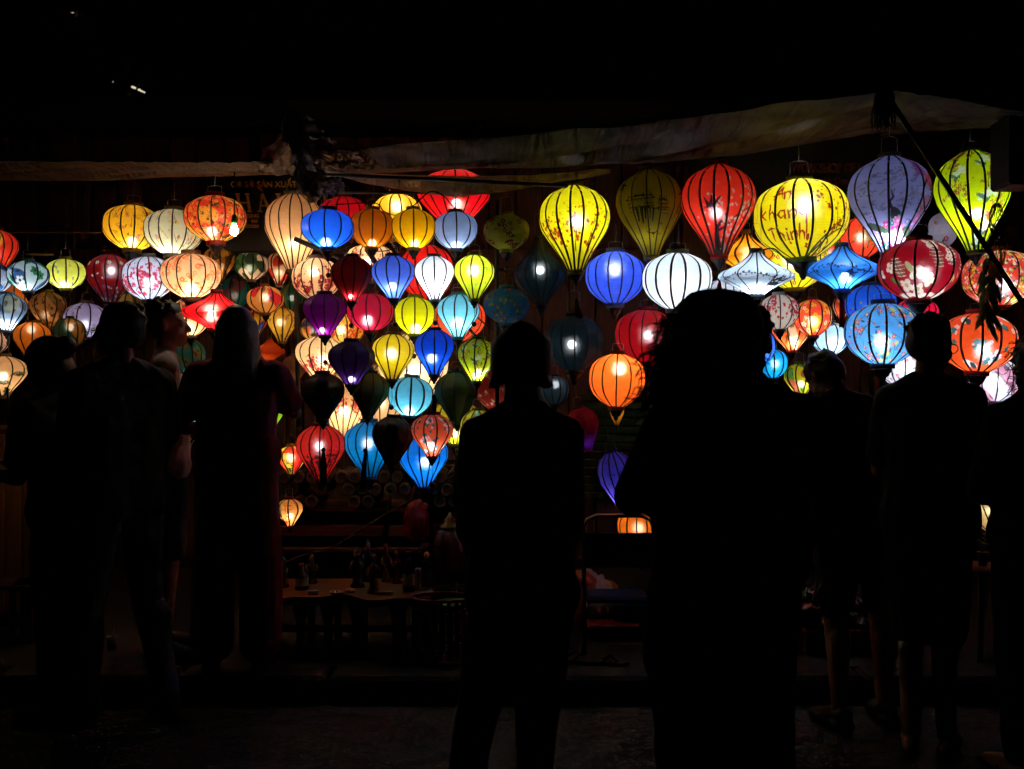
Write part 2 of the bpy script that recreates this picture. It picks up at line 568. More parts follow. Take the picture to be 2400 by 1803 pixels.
def pt_peacock(p, **k):
    INK = (105, 110, 150); PK = (205, 50, 130); TL = (20, 130, 140); G = (60, 75, 60)
    for i in range(30):
        a = p.rng.uniform(-1.3, .75); t = p.rng.uniform(.06, .6)
        for j in range(4):
            p.blob(a + p.rng.normal(0, .07), t + p.rng.normal(0, .025), .06, .02, p.rng.uniform(-.6, .6), INK, .7)
    for a, t, an in ((-.6, .45, .9), (-.2, .52, 1.2), (.3, .38, 1.0)):
        p.branch(a, t, an, .7, .02, INK, (150, 140, 160), None, .045, 6, 1)
    # the painted scene on the far panels: rose cloth, pines, blossoms
    p.put(((p.A > .62) & (p.A < 1.02) & (p.T > .45) & (p.T < .78)).astype(float), (200, 110, 130), .85)
    p.put(((p.A > .35) & (p.A < .75) & (p.T < .25)).astype(float), (160, 50, 140), .8)
    for i in range(40):
        p.dot(p.rng.uniform(.5, 1.05), p.rng.uniform(.55, .78), .03, (70, 110, 160) if i % 2 else (205, 90, 110))
    for a, t in ((.78, .28), (.92, .24), (.7, .3), (.85, .35)):
        p.flower(a, t, .13, (225, 70, 90), (180, 30, 60)); p.blob(a + .08, t + .05, .1, .05, .8, TL)
    for j in range(5):
        p.blob(1.0 + .02 * j, .4 + .035 * j, .2 - .02 * j, .022, .15, (25, 40, 35))
    # peacock
    p.blob(-.16, .655, .12, .2, -.5, (40, 55, 50))
    p.stroke([(-.2, .62), (-.33, .57), (-.36, .52), (-.27, .475), (-.31, .44), (-.34, .40)], [.09, .07, .05, .05, .03, .012], (30, 40, 60))
    p.stroke([(-.29, .45), (-.24, .4)], .012, (30, 40, 60))
    p.stroke([(-.1, .7), (.1, .75), (.22, .8), (.15, .85)], [.12, .1, .09, .03], (120, 70, 150))
    for i in range(46):
        a = p.rng.uniform(-1.1, 1.15); t = p.rng.uniform(.66, .98)
        p.flower(a, t, .12 * p.rng.uniform(.5, 1.1), [PK, (235, 120, 190), (150, 120, 210), TL, (240, 240, 250)][i % 5], (255, 200, 220))
    for a, t in ((-.95, .76), (.75, .82)):
        p.blob(a, t, .3, .09, .4, G)

def pt_town(p, **k):
    """a covered bridge with curved roofs beside the water, in black ink"""
    I = (16, 17, 12)
    def roof(a0, a1, t, h):
        w = a1 - a0
        p.stroke([(a0 - .06, t + .01), (a0 + w * .1, t - h * .3), (a0 + w * .5, t - h * .42), (a1 - w * .1, t - h * .3), (a1 + .06, t + .01)], [.012, .04, .05, .04, .012], I)
        for q in (.08, .36, .64, .92):
            p.stroke([(a0 + w * q, t - h * .25), (a0 + w * q, t - h)], [.045, .006], I)
    roof(-.85, -.02, .375, .07)
    p.stroke([(-.88, .385), (0, .385)], .02, I); p.stroke([(-.86, .43), (-.02, .44)], .014, I); p.stroke([(-.84, .47), (.0, .475)], .022, I)
    for i in range(15): p.stroke([(-.84 + i * .057, .39), (-.84 + i * .057, .425)], .016, I)
    for i in range(18): p.stroke([(-.83 + i * .047, .435), (-.83 + i * .047, .468)], .008, I)
    p.stroke([(-.86, .53), (-.5, .475), (-.15, .49), (.2, .515), (.42, .515)], [.012, .03, .034, .03, .012], I)
    for i, (x, w) in enumerate(((-.68, .035), (-.55, .09), (-.4, .1), (-.28, .08), (-.12, .03), (-.02, .06))):
        p.stroke([(x, .5), (x - .02, .6 + .02 * (i % 3))], [w, w * .55], I)
    roof(.14, .42, .44, .09); p.stroke([(.14, .45), (.42, .45)], .03, I)
    for i in range(8): p.stroke([(.15 + i * .037, .45), (.15 + i * .037, .49)], .012, I)
    p.stroke([(.08, .49), (.5, .495)], .022, I)
    for j in range(9): p.stroke([(-1.2, .2), (-1.2 + .26 * math.cos(j * .75), .2 + .07 * math.sin(j * .75))], [.04, .01], I)
    p.stroke([(-1.2, .2), (-1.17, .42)], .022, I)
    p.stroke([(-.35, .735), (-.2, .76), (.05, .765), (.25, .735)], [.012, .035, .035, .01], I); p.stroke([(-.2, .755), (-.16, .71)], .02, I); p.stroke([(.02, .76), (.02, .80)], .018, I)
    for j in range(24): 
        x = .2 + p.rng.normal(.08, .06); p.stroke([(x, .54 + j * .010), (x + p.rng.uniform(.05, .22), .54 + j * .010)], .006, I, .6)
    p.stroke([(1.0, .4), (.95, .48), (.86, .62)], [.012, .04, .015], I); roof(.95, 1.35, .34, .07)
    for j in range(6): p.stroke([(1.0 + .05 * j, .36), (.96 + .05 * j, .55)], .01, I)

def pt_redbird(p, **k):
    I = (30, 10, 30); S = (195, 165, 150)
    pts = [(-.25, 1.0), (-.32, .85), (-.3, .74), (-.12, .66)]
    p.stroke(pts, [.2, .15, .1, .05], I)
    p.stroke([(-.28, .76), (.1, .72), (.45, .6), (.8, .52), (1.1, .47)], [.08, .06, .045, .03, .015], I)
    p.stroke([(-.27, .73), (-.05, .67), (.08, .55), (.02, .4)], [.06, .04, .02, .01], I)
    p.stroke([(.45, .6), (.8, .62)], .02, I)
    for i in range(120):
        a, t = ([(.55, .6), (.2, .78), (.75, .5), (.0, .45), (-.4, .6), (.3, .9), (.9, .4)][i % 7])
        p.flower(a + p.rng.normal(0, .2), t + p.rng.normal(0, .1), .042 * p.rng.uniform(.5, 1.2), S)
    p.blob(-.42, .5, .13, .06, .2, I)                # a bird with lifted wings
    p.stroke([(-.5, .5), (-.6, .41)], [.1, .02], I); p.stroke([(-.42, .5), (-.38, .4)], [.1, .03], I)
    p.stroke([(-.32, .5), (-.18, .43), (-.12, .41)], [.07, .05, .01], I); p.stroke([(-.5, .51), (-.62, .52)], [.05, .01], I)

# brush letters: strokes in a unit box, x right, y down
GLY = {
    'A': [[(0, 1), (.25, .6), (.6, 0), (.72, .5), (.8, 1)], [(-.1, .72), (.5, .55), (.9, .6)]],
    'n': [[(0, .45), (.05, 1)], [(.05, .6), (.3, .4), (.55, .45), (.62, .7), (.45, 1.15)]],
    'K': [[(0, -.1), (.02, .4), (0, 1.05)], [(.45, .3), (.08, .62), (.5, 1)]],
    'h': [[(.1, -.15), (.05, .4), (0, 1.05)], [(.04, .6), (.3, .4), (.48, .6), (.5, 1.05)]],
    'a': [[(.5, .45), (.2, .42), (0, .7), (.2, 1), (.5, .8)], [(.52, .42), (.55, 1)]],
    'g': [[(.5, .45), (.2, .42), (0, .68), (.2, .9), (.5, .75)], [(.5, .1), (.52, .9), (.54, 2.6)]],
    'T': [[(-.1, .1), (.3, -.02), (.7, .06)], [(.32, .02), (.22, .55), (.02, 1.02)]],
    'i': [[(.1, .45), (.12, 1)], [(.1, .15), (.14, .2)], [(.1, 1.2), (.13, 1.25)]],
}
def write(p, text, a, t, h, col, w=.06, adv=.62):
    """brush lettering, h = letter height in units of the widest radius"""
    x = a
    for ch in text:
        if ch != ' ':
            for st in GLY[ch]:
                n = len(st)
                ws = [w * (1.25 if i == n // 2 else (.35 if i == n - 1 else .8)) for i in range(n)]
                p.stroke([(x + q[0] * h, t + q[1] * h / p.HR) for q in st], ws, col)
        x += h * adv * (.55 if ch == 'i' else 1)

def pt_writing(p, **k):
    C = (150, 14, 8)
    write(p, 'An', -.86, .15, .24, C, .042, .95)
    write(p, 'Khang', -1.2, .38, .27, C, .04, .82)
    write(p, 'Thinh', -1.05, .65, .25, C, .038, .8)
    p.blob(-.13, .79, .03, .07, 0, C)
    p.stroke([(-.17, .86), (-.11, .87), (-.18, .89), (-.11, .9)], .03, C)
    p.branch(.1, 1.0, .5, .9, .06, (30, 50, 20), (150, 25, 10), None, .035, 6, 1)
    p.branch(.2, .95, 1.1, 1.1, .05, (30, 50, 20), (150, 25, 10), None, .035, 5, 1)
    for q in ((.1, .32), (.35, .45), (.9, .4), (.55, .7), (1.1, .7), (.75, .3)):
        for i in range(5): p.flower(q[0] + p.rng.normal(0, .07), q[1] + p.rng.normal(0, .04), .038, (150, 25, 10))
        for i in range(7): p.dot(q[0] + i * .03 * p.rng.choice([-1, 1]), q[1] - .025 * i, .016, (110, 20, 10))

def pt_grad(p, c2=(60, 10, 90), **k):
    m = np.clip((p.T - .25) / .5, 0, 1)
    p.put(m, c2)

def pt_sun(p, **k):
    p.put((p.noise(3, 5) > .1).astype(float), (235, 60, 40))
    for i in range(14):
        an = i * 2 * PI / 14
        p.stroke([(-.1 + math.cos(an) * .15, .68 + math.sin(an) * .1), (-.1 + math.cos(an) * .42, .68 + math.sin(an) * .26)], .06, (35, 60, 50))
    p.dot(-.1, .68, .17, (250, 210, 60))
    p.stroke([(.9, .1), (1.0, .4), (.8, .9)], .2, (190, 20, 50))

def pt_rings(p, **k):
    I = (190, 30, 20)
    for rr in (.32, .24): 
        p.stroke([(-.0 + rr * math.cos(q * .4), .72 + rr * .4 * math.sin(q * .4)) for q in range(17)], .035, I)
    for t in (.2, .27, .34, .41): p.stroke([(.05, t), (.38, t)], .03, I)
    p.stroke([(.1, .15), (.1, .48)], .03, I); p.stroke([(-.15, .2), (-.12, .5)], .05, I)
    p.stroke([(.7, .1), (.9, .4), (.7, .75)], .06, I)
    p.put(((p.A < -.45) & (p.T < .6)).astype(float), (240, 200, 90)); p.stroke([(-.8, .1), (-.5, .3), (-.6, .6)], .1, (40, 60, 80))
    p.blob(-.6, .85, .2, .14, 0, I); p.blob(.1, .9, .06, .05, 0, I)

PAINTS = {n[3:]: f for n, f in list(globals().items()) if n.startswith('pt_')}
TINT = {'w': (1.0, .66, .34), 'n': (1.0, .84, .62), 'c': (.84, .93, 1.0), 'v': (.75, .62, 1.0)}
LGROUP = 'silk lanterns hung for sale in front of the shop'
LKIND = {'round': 'round_lantern', 'globe': 'round_lantern', 'balloon': 'balloon_lantern', 'drop': 'balloon_lantern', 'diamond': 'diamond_lantern', 'onion': 'onion_lantern'}
LANTERNS = []
_ringcache = {}

_tm = {}
def thread_mat(c):
    key = tuple(int(q) for q in c)
    if key not in _tm:
        m, nt, out = new_mat('silk_thread')
        N = nt.nodes; L = nt.links
        tc = N.new('ShaderNodeTexCoord'); nz = N.new('ShaderNodeTexNoise'); nz.inputs['Scale'].default_value = 60
        L.new(tc.outputs['Object'], nz.inputs[0])
        rp = N.new('ShaderNodeValToRGB'); q = lin(c)
        rp.color_ramp.elements[0].color = (*(q * .6), 1); rp.color_ramp.elements[1].color = (*np.minimum(q * 1.4, 1), 1)
        L.new(nz.outputs[0], rp.inputs[0])
        d = N.new('ShaderNodeBsdfDiffuse'); t = N.new('ShaderNodeBsdfTranslucent')
        L.new(rp.outputs[0], d.inputs[0]); L.new(rp.outputs[0], t.inputs[0])
        m1 = N.new('ShaderNodeMixShader'); m1.inputs[0].default_value = .6
        L.new(d.outputs[0], m1.inputs[1]); L.new(t.outputs[0], m1.inputs[2]); L.new(m1.outputs[0], out.inputs[0])
        _tm[key] = m
    return _tm[key]

def lantern(cx, top, bot, hw, d, shape, base, p, label, pat='plain', pk=None, bt=.78, tint='c', nr=14, tr=.025,
            collar=None, fin=True, tassel=None, cord=None, hang=26, tilt=0.0, yaw=None, slub=.16, rib=True, ribw=3.4, br=.024, ta=0):
    """cx, top, bot, hw: centre, upper and lower edge and half width in photograph pixels at depth d"""
    k = d / FPX
    Rm = hw * k; H = (bot - top) * k
    seed = int(cx * 7 + top * 13)
    rg = np.random.default_rng(seed)
    c = at(cx, (top + bot) / 2, d)
    root = thing(LKIND[shape], label, 'lantern', c, 0, LGROUP)
    root.rotation_euler = (R(rg.normal(0, 1.1)), R(tilt + rg.normal(0, 1.3)), 0)
    yaw = rg.uniform(-.35, .35) if yaw is None else yaw
    f = prof_fn(shape)
    # cloth
    px = hw * 2 * 1024 / 2400
    plain = pat == 'plain'
    nv = int(np.clip(px * (1.0 if plain else 1.35), 22, 46 if plain else 150))
    nper = max(4, int(np.clip(px * (3.2 if plain else 4.2), 56, 90 if plain else 420)) // nr)
    nu = nper * nr
    T = np.linspace(0, 1, nv + 1)
    A = -PI + 2 * PI * np.arange(nu) / nu
    if not plain:            # finer towards the street, where the drawing is seen
        q = np.arange(nu) / nu * 2 - 1
        A = PI * (.5 * q + .5 * q ** 3)
    Ag, Tg = np.meshgrid(A, T)
    ph = 2 * PI / nr
    loc = ((Ag - yaw + ph / 2) % ph) - ph / 2                # angle from the nearest rib
    mid = ph / 2 - np.abs(loc)
    poly = math.cos(ph / 2) / np.cos(mid)
    fr = f(Tg)
    rad = Rm * fr * (1 - .8 * (1 - poly))
    rad = rad * (1 + .005 * np.sin(Ag * nr * .5 + 9 * Tg + rg.uniform(0, 6)) + .004 * np.sin(Tg * 31 + Ag * 5 + rg.uniform(0, 6)))
    V = np.stack([rad * np.sin(Ag), -rad * np.cos(Ag), H * (.5 - Tg)], -1)
    idx = np.arange((nv + 1) * nu).reshape(nv + 1, nu)
    nx = np.roll(idx, -1, 1)
    F = np.stack([idx[:-1], idx[1:], nx[1:], nx[:-1]], -1).reshape(-1, 4)
    me = mesh_np('shade', V, F)
    P = Paint(Ag, Tg, fr, H / Rm, base, rg)
    PAINTS[pat](P, **(pk or {}))
    ca = me.color_attributes.new('paint', 'FLOAT_COLOR', 'POINT')
    ca.data.foreach_set('color', np.concatenate([P.C, np.ones(P.C.shape[:2] + (1,))], -1).astype(np.float32).ravel())
    obj('shade', me, shade_mat(tr, slub), root)
    # ribs: bent bamboo, one mesh turned round the axis
    if rib:
        w = ribw * k / 2
        ts = np.linspace(0, 1, 17)
        rs = f(ts) * Rm
        rv = []
        for j, t in enumerate(ts):
            z = H * (.5 - t)
            for (dx, dy) in ((-w, -.0012), (w, -.0012), (w * .8, .0022), (-w * .8, .0022)):
                rv.append((dx, -(rs[j] + dy + .0002), z))
        rf = []
        for j in range(16):
            for q in range(4):
                rf.append((j * 4 + q, (j + 1) * 4 + q, (j + 1) * 4 + (q + 1) % 4, j * 4 + (q + 1) % 4))
        rme = mesh_np('rib', rv, rf, False)
        rme.materials.append(M['rib'])
        for i in range(nr):
            o = obj('rib', rme, None, root)
            o.rotation_euler = (0, 0, yaw + i * ph + rg.normal(0, .012))
    # rings
    ccol = collar if collar is not None else np.asarray(base, float) * .55
    r0 = f(0.) * Rm; r1 = f(1.) * Rm
    hc = max(.012, min(.024, Rm * .14))
    cm = cmat(ccol, rough=.6)
    mb = MB().lathe([(r0 * .8, H / 2 - .001), (r0 * .99, H / 2 - .001), (r0 * .97, H / 2 + hc), (r0 * .8, H / 2 + hc)], 20, cap=False)
    mb.build('top_collar', cm, root)
    mb = MB().lathe([(r1 * .78, -H / 2 + .001), (r1 * 1.05, -H / 2 + .001), (r1 * 1.0, -H / 2 - hc), (r1 * .78, -H / 2 - hc)], 20, cap=False)
    mb.build('bottom_collar', cm, root)
    zb = -H / 2 - hc
    if fin:
        q = r1 * .85
        MB().lathe([(q * .9, zb + .002), (q * .95, zb - .004), (q * .82, zb - .3 * q), (q * .62, zb - .75 * q), (q * .38, zb - .9 * q), (q * .3, zb - 1.25 * q), (q * .1, zb - 1.5 * q)], 14).build('finial', M['black'], root)
        zb -= 1.5 * q
    # wire loop above
    if hang:
        hh = hang * k; ww = r0 * .75
        g = MB()
        g.tube([(-ww, 0, H / 2), (-ww * .9, 0, H / 2 + hh * .92), (-ww * .4, 0, H / 2 + hh), (ww * .4, 0, H / 2 + hh), (ww * .9, 0, H / 2 + hh * .92), (ww, 0, H / 2)], .0011, 4)
        g.tube([(0, 0, H / 2 + hh), (.004, 0, H / 2 + hh + .05), (0, 0, H / 2 + hh + .1)], .0011, 4)
        g.build('wire_hanger', M['wire'], root)
    # cord, bead, tassel below
    if cord or tassel:
        y1 = cord if cord else tassel[1]
        ze = -(y1 - (top + bot) / 2) * k
        MB().tube([(0, 0, zb + .002), (.003, 0, (zb + ze) / 2), (0, 0, ze)], .0014, 4).build('cord', M['cord'], root)
        b = MB().sphere((0, 0, ze - .011), (.013, .013, .014), 10, 6).build('bead', M['black'], root)
        if tassel:
            zt = ze - .02; ln = (tassel[2] - y1) * k
            g = MB(); wt = (tassel[3] if len(tassel) > 3 else 6.5) * k
            for i in range(11):
                an = i * 2 * PI / 11
                g.tube([(.2 * wt * math.cos(an), .2 * wt * math.sin(an), zt), (wt * .8 * math.cos(an), wt * .8 * math.sin(an), zt - ln * .3), (wt * math.cos(an) * 1.05 + ta * ln, wt * math.sin(an), zt - ln * rg.uniform(.94, 1))], [wt * .35, wt * .4, wt * .3], 4)
            g.build('tassel', thread_mat(tassel[0]), root)
    # bulb
    if p > 0:
        zb_ = H * (.5 - bt)
        rb = min(br, max(.011, f(bt) * Rm * .28))
        me = MB().sphere((0, 0, 0), rb, 6, 4).mesh('bulb')
        s = p * 36.0 * (Rm / rb) ** 2 * .046
        o = obj('bulb', me, emat(TINT[tint], s), root)
        o.location = (rg.uniform(-.1, .1) * Rm, rg.uniform(-.25, -.05) * Rm, zb_)
        MB().lathe([(.012, zb_ + rb * .8), (.012, zb_ + rb + .03)], 8).build('lamp_socket', M['black'], root, loc=(o.location.x, o.location.y, 0))
    LANTERNS.append((root, cx, (top + bot) / 2, Rm, H / 2, d, shape))
    return root
# ------------------------------------------------------------------ ground
M['asphalt'] = pmat('worn_asphalt', (58, 56, 54), rough=.75, var=.35, scale=40, bump=.9, spec=.5)
M['paving'] = pmat('dusty_paving', (46, 42, 38), rough=.85, var=.3, scale=14, bump=.4)
M['stone'] = pmat('worn_kerb_stone', (50, 46, 42), rough=.9, var=.6, scale=9, bump=.7)
M['wood'] = pmat('dark_brown_timber', (78, 48, 30), rough=.55, var=.45, scale=6, stretch=(14, 14, .7), bump=.15)
M['wood2'] = pmat('red_brown_timber', (110, 58, 32), rough=.5, var=.4, scale=6, stretch=(.7, 14, 14), bump=.1)
M['tabletop'] = pmat('polished_slab_wood', (150, 95, 50), rough=.3, var=.4, scale=7, stretch=(1, 8, 8))
M['chrome'] = pmat('chrome_tube', (215, 212, 208), rough=.3, metal=1.0, var=.05)
M['bluevinyl'] = pmat('blue_vinyl', (28, 45, 100), rough=.35, var=.1)
M['darkmetal'] = pmat('dark_painted_pole', (34, 30, 26), rough=.5, var=.3)

g = MB()
nx_, ny_ = 2, 2
g.add([(-60, -30, 0), (60, -30, 0), (60, 90, 0), (-60, 90, 0)], [(0, 1, 2, 3)])
tag(g.build('road', M['asphalt'], None, False), kind='structure')
KY, KH = 4.62, .12
pv = MB()
pv.box((0, 32, KH / 2 + .001), (40, 54.4, KH - .002))
pave = tag(pv.build('pavement', M['paving'], None, False), kind='structure')
x = -7.0
j = 0
while x < 7:
    w = rnd.uniform(.7, .95)
    b = MB().box((x + w / 2, KY + .09 + rnd.uniform(-.006, .006), KH / 2 + .003), (w - .015, .2, KH + .008 + rnd.uniform(-.004, .004)), None, .018)
    b.build('kerb_stone', M['stone'], pave, False)
    x += w
# sky dome far off, night black blue
# ------------------------------------------------------------------ shop front
GY = 7.4
shop = thing('shop_house', 'dark timber shop house behind the lanterns', 'building', (0, GY, KH))
pm = MB().box((0, 0, 1.6), (.19, .03, 3.2), None, .006).mesh('plank', False)
pm.materials.append(M['wood'])
for i in range(50):
    o = obj('plank', pm, None, shop)
    o.location = (-4.8 + i * .197, rnd.uniform(-.006, .006), 0)
    o.rotation_euler = (0, 0, PI * (i % 2))
    o.scale = (1, 1, 1)
MB().box((0, .2, 1.6), (10.4, .25, 3.2)).build('back_wall', M['darkmetal'], shop, False)
MB().box((0, -.06, 2.28), (10.2, .1, .16), None, .01).build('lintel', M['wood'], shop, False)
for xx in (-3.3, -1.75, 1.35, 2.75, 4.2):
    MB().box((xx, -.05, 1.6), (.2, .14, 3.2), None, .012).build('post', M['wood'], shop, False)
MB().box((0, .3, 3.35), (10.6, 1.0, .14)).build('eave', M['darkmetal'], shop, False)
# slatted shutter seen low behind the chair
sh = MB()
for i in range(13):
    o = obj('shutter_slat', MB().box((0, 0, 0), (.9, .012, .05)).mesh('shutter_slat', False), pmat('green_paint', (70, 95, 60), rough=.6) if i == 0 else None, shop) if i == 0 else None
    if i == 0: first = o
    else:
        o = first.copy(); link(o)
    o.location = (.95, -.12, .55 + i * .06)
    o.rotation_euler = (R(28), 0, 0)

# tiled ledge roof strip and upper house behind, dark against the night
house = thing('dark_house', 'unlit upper storey rising into the night behind the shop', 'building', (-1.0, 11.5, 0))
MB().box((0, 0, 3.2), (16, 3, 6.4)).build('wall', pmat('dark_plaster', (30, 29, 30), rough=.9), house, False)
for i in range(6):
    MB().box((-6 + i * 2.4, -1.52, 4.7), (.9, .06, 1.2), None, .01).build('window', M['darkmetal'], house, False)

# ------------------------------------------------------------------ signs
def serif(ch):
    """slab serif capital from strokes, unit height, returns boxes (x0, z0, x1, z1, w) and width"""
    if ch == 'H': return [((.1, 0), (.1, 1), .15), ((.62, 0), (.62, 1), .15), ((.1, .5), (.62, .5), .09), ((-.03, .03), (.23, .03), .06), ((-.03, .97), (.23, .97), .06), ((.49, .03), (.75, .03), .06), ((.49, .97), (.75, .97), .06)], .86
    if ch == 'A': return [((.1, .03), (.36, .98), .08), ((.36, .98), (.66, .03), .16), ((.2, .34), (.56, .34), .07), ((-.02, .03), (.22, .03), .06), ((.5, .03), (.8, .03), .06)], .9
    if ch == 'L': return [((.12, 0), (.12, 1), .15), ((.0, .97), (.26, .97), .06), ((0, .04), (.56, .04), .08), ((.53, .0), (.53, .26), .06)], .68
    if ch == 'I': return [((.12, 0), (.12, 1), .15), ((-.02, .97), (.26, .97), .06), ((-.02, .03), (.26, .03), .06)], .36
    if ch == 'N': return [((.1, 0), (.1, 1), .08), ((.1, .97), (.64, .05), .15), ((.64, 0), (.64, 1), .08), ((-.03, .03), (.22, .03), .06), ((-.03, .97), (.16, .97), .06), ((.53, .97), (.76, .97), .06)], .86
    return [((.3, .1), (.12, .34), .12)], .3            # grave mark
def letter(ch, h, mat, parent, x, z, y, grave=False):
    mb = MB(); st, w = serif(ch)
    st = list(st)
    if grave: st += [((.24, 1.34), (.42, 1.12), .12)]
    for i, ((a, b), (c, d), t) in enumerate(st):
        v = Vector((c - a, 0, d - b)); L_ = v.length; v.normalize()
        n = Vector((-v.z, 0, v.x)) * t / 2
        P = [Vector((a, 0, b)) + n, Vector((a, 0, b)) - n, Vector((c, 0, d)) - n, Vector((c, 0, d)) + n]
        th = .05 + .004 * i
        P = [p * h for p in P]
        mb.add([p + Vector((0, -th * h, 0)) for p in P] + [p + Vector((0, .02 * h, 0)) for p in P],
               [(0, 1, 2, 3), (7, 6, 5, 4), (0, 4, 5, 1), (1, 5, 6, 2), (2, 6, 7, 3), (3, 7, 4, 0)])
    mb.v = [(p[0] - .16 * p[2], p[1], p[2]) for p in mb.v]     # letters lean backwards
    o = mb.build('letter', mat, parent, False)
    o.location = (x, y, z)
    return w * h
def lettering(text, size, mat, parent, x, z, y, align='LEFT', bold=0.0, sx=1.0):
    cu = bpy.data.curves.new('lettering', 'FONT')
    cu.body = text; cu.size = size; cu.extrude = .004; cu.align_x = align; cu.offset = bold
    t = bpy.data.objects.new('lettering', cu); COL.objects.link(t)
    dg = bpy.context.evaluated_depsgraph_get()
    me = bpy.data.meshes.new_from_object(t.evaluated_get(dg))
    bpy.data.objects.remove(t)
    o = obj('lettering', me, mat, parent)
    if len(me.materials) == 0 or me.materials[0] is None:
        me.materials.clear(); me.materials.append(mat)
    o.rotation_euler = (R(90), 0, 0)
    o.location = (x, y, z); o.scale = (sx, 1, 1)
    return o
gold = pmat('gilt_letters', (215, 165, 70), rough=.35, metal=.25, var=.3, scale=60)
SD = 6.35
a = at(650, 500, SD)
sign = thing('shop_sign', 'black wooden sign with raised gold letters above the cream lantern', 'sign', a)
MB().box((.02, .03, .0), (.95, .04, .5), None, .01).build('board', pmat('black_sign_board', (22, 18, 15), rough=.35), sign, False)
hx = (552 - 650) / FPX * SD
zz = -(487 - 500) / FPX * SD - .02
for ch, gr in (('H', 0), ('A', 1), ('L', 0), ('I', 0), ('N', 0), ('H', 0)):
    w = letter(ch, .118, gold, sign, hx + .02, zz - .008, -.001, bool(gr))
    hx += w + .024
lettering('CƠ SỞ SẢN XUẤT', .052, gold, sign, -.30, .168, .006, bold=.001)
lettering('KING', .032, gold, sign, (578 - 650) / FPX * SD, -(507 - 500) / FPX * SD - .008, .006, bold=.001)
lettering('444', .028, gold, sign, (588 - 650) / FPX * SD, -(519 - 500) / FPX * SD - .008, .006, bold=.001)
lettering('212428', .028, gold, sign, (575 - 650) / FPX * SD, -(530 - 500) / FPX * SD - .01, .006, bold=.001)
SD2 = 6.6
a = at(1900, 425, SD2)
sign2 = thing('workshop_sign', 'dark sign with dull red capitals above the biggest yellow lantern', 'sign', a)
MB().box((0, .03, 0), (1.5, .04, .62), None, .01).build('board', pmat('dark_sign_board', (20, 16, 14), rough=.6), sign2, False)
redl = pmat('dull_red_letters', (96, 44, 26), rough=.6)
lettering('WORKSHOP OF L', .084, redl, sign2, (1856 - 1900) / FPX * SD2, -(403 - 425) / FPX * SD2, .006, bold=.002, sx=.70)
for w_, x_ in (('phk', 1923), ('Den', 1957)): lettering(w_, .07, redl, sign2, (x_ - 1900) / FPX * SD2, -(432 - 425) / FPX * SD2, .006, bold=.001, sx=.75)

# ------------------------------------------------------------------ awnings
def tarp_mat(name, col, tr=.25):
    m, nt, out = new_mat(name)
    N = nt.nodes; L = nt.links
    tc = N.new('ShaderNodeTexCoord')
    nz = N.new('ShaderNodeTexNoise'); nz.inputs['Scale'].default_value = 5; nz.inputs['Detail'].default_value = 8
    L.new(tc.outputs['Object'], nz.inputs[0])
    rp = N.new('ShaderNodeValToRGB'); c = lin(col)
    rp.color_ramp.elements[0].position = .32; rp.color_ramp.elements[0].color = (*(c * .45), 1)
    rp.color_ramp.elements[1].position = .68; rp.color_ramp.elements[1].color = (*(c * 1.25), 1)
    L.new(nz.outputs[0], rp.inputs[0])
    d = N.new('ShaderNodeBsdfDiffuse'); t = N.new('ShaderNodeBsdfTranslucent'); gl = N.new('ShaderNodeBsdfGlossy'); gl.inputs['Roughness'].default_value = .4
    L.new(rp.outputs[0], d.inputs[0]); L.new(rp.outputs[0], t.inputs[0])
    m1 = N.new('ShaderNodeMixShader'); m1.inputs[0].default_value = tr
    L.new(d.outputs[0], m1.inputs[1]); L.new(t.outputs[0], m1.inputs[2])
    m2 = N.new('ShaderNodeMixShader'); m2.inputs[0].default_value = .02
    L.new(m1.outputs[0], m2.inputs[1]); L.new(gl.outputs[0], m2.inputs[2])
    wv = N.new('ShaderNodeTexNoise'); wv.inputs['Scale'].default_value = 4.2; wv.inputs['Detail'].default_value = 9; wv.inputs['Distortion'].default_value = 1.6
    mp = N.new('ShaderNodeMapping'); mp.inputs['Scale'].default_value = (2.6, .35, .6); mp.inputs['Rotation'].default_value = (0, 0, .75)
    L.new(tc.outputs['Object'], mp.inputs[0]); L.new(mp.outputs[0], wv.inputs['Vector'])
    bp = N.new('ShaderNodeBump'); bp.inputs['Strength'].default_value = .5; bp.inputs['Distance'].default_value = .09
    L.new(wv.outputs[0], bp.inputs['Height'])
    for q in (d, t, gl): L.new(bp.outputs[0], q.inputs['Normal'])
    L.new(m2.outputs[0], out.inputs[0])
    return m
M['tarp'] = tarp_mat('grey_tarpaulin', (88, 83, 82), .2)
M['tarp2'] = tarp_mat('brown_tarpaulin', (108, 86, 64), .3)

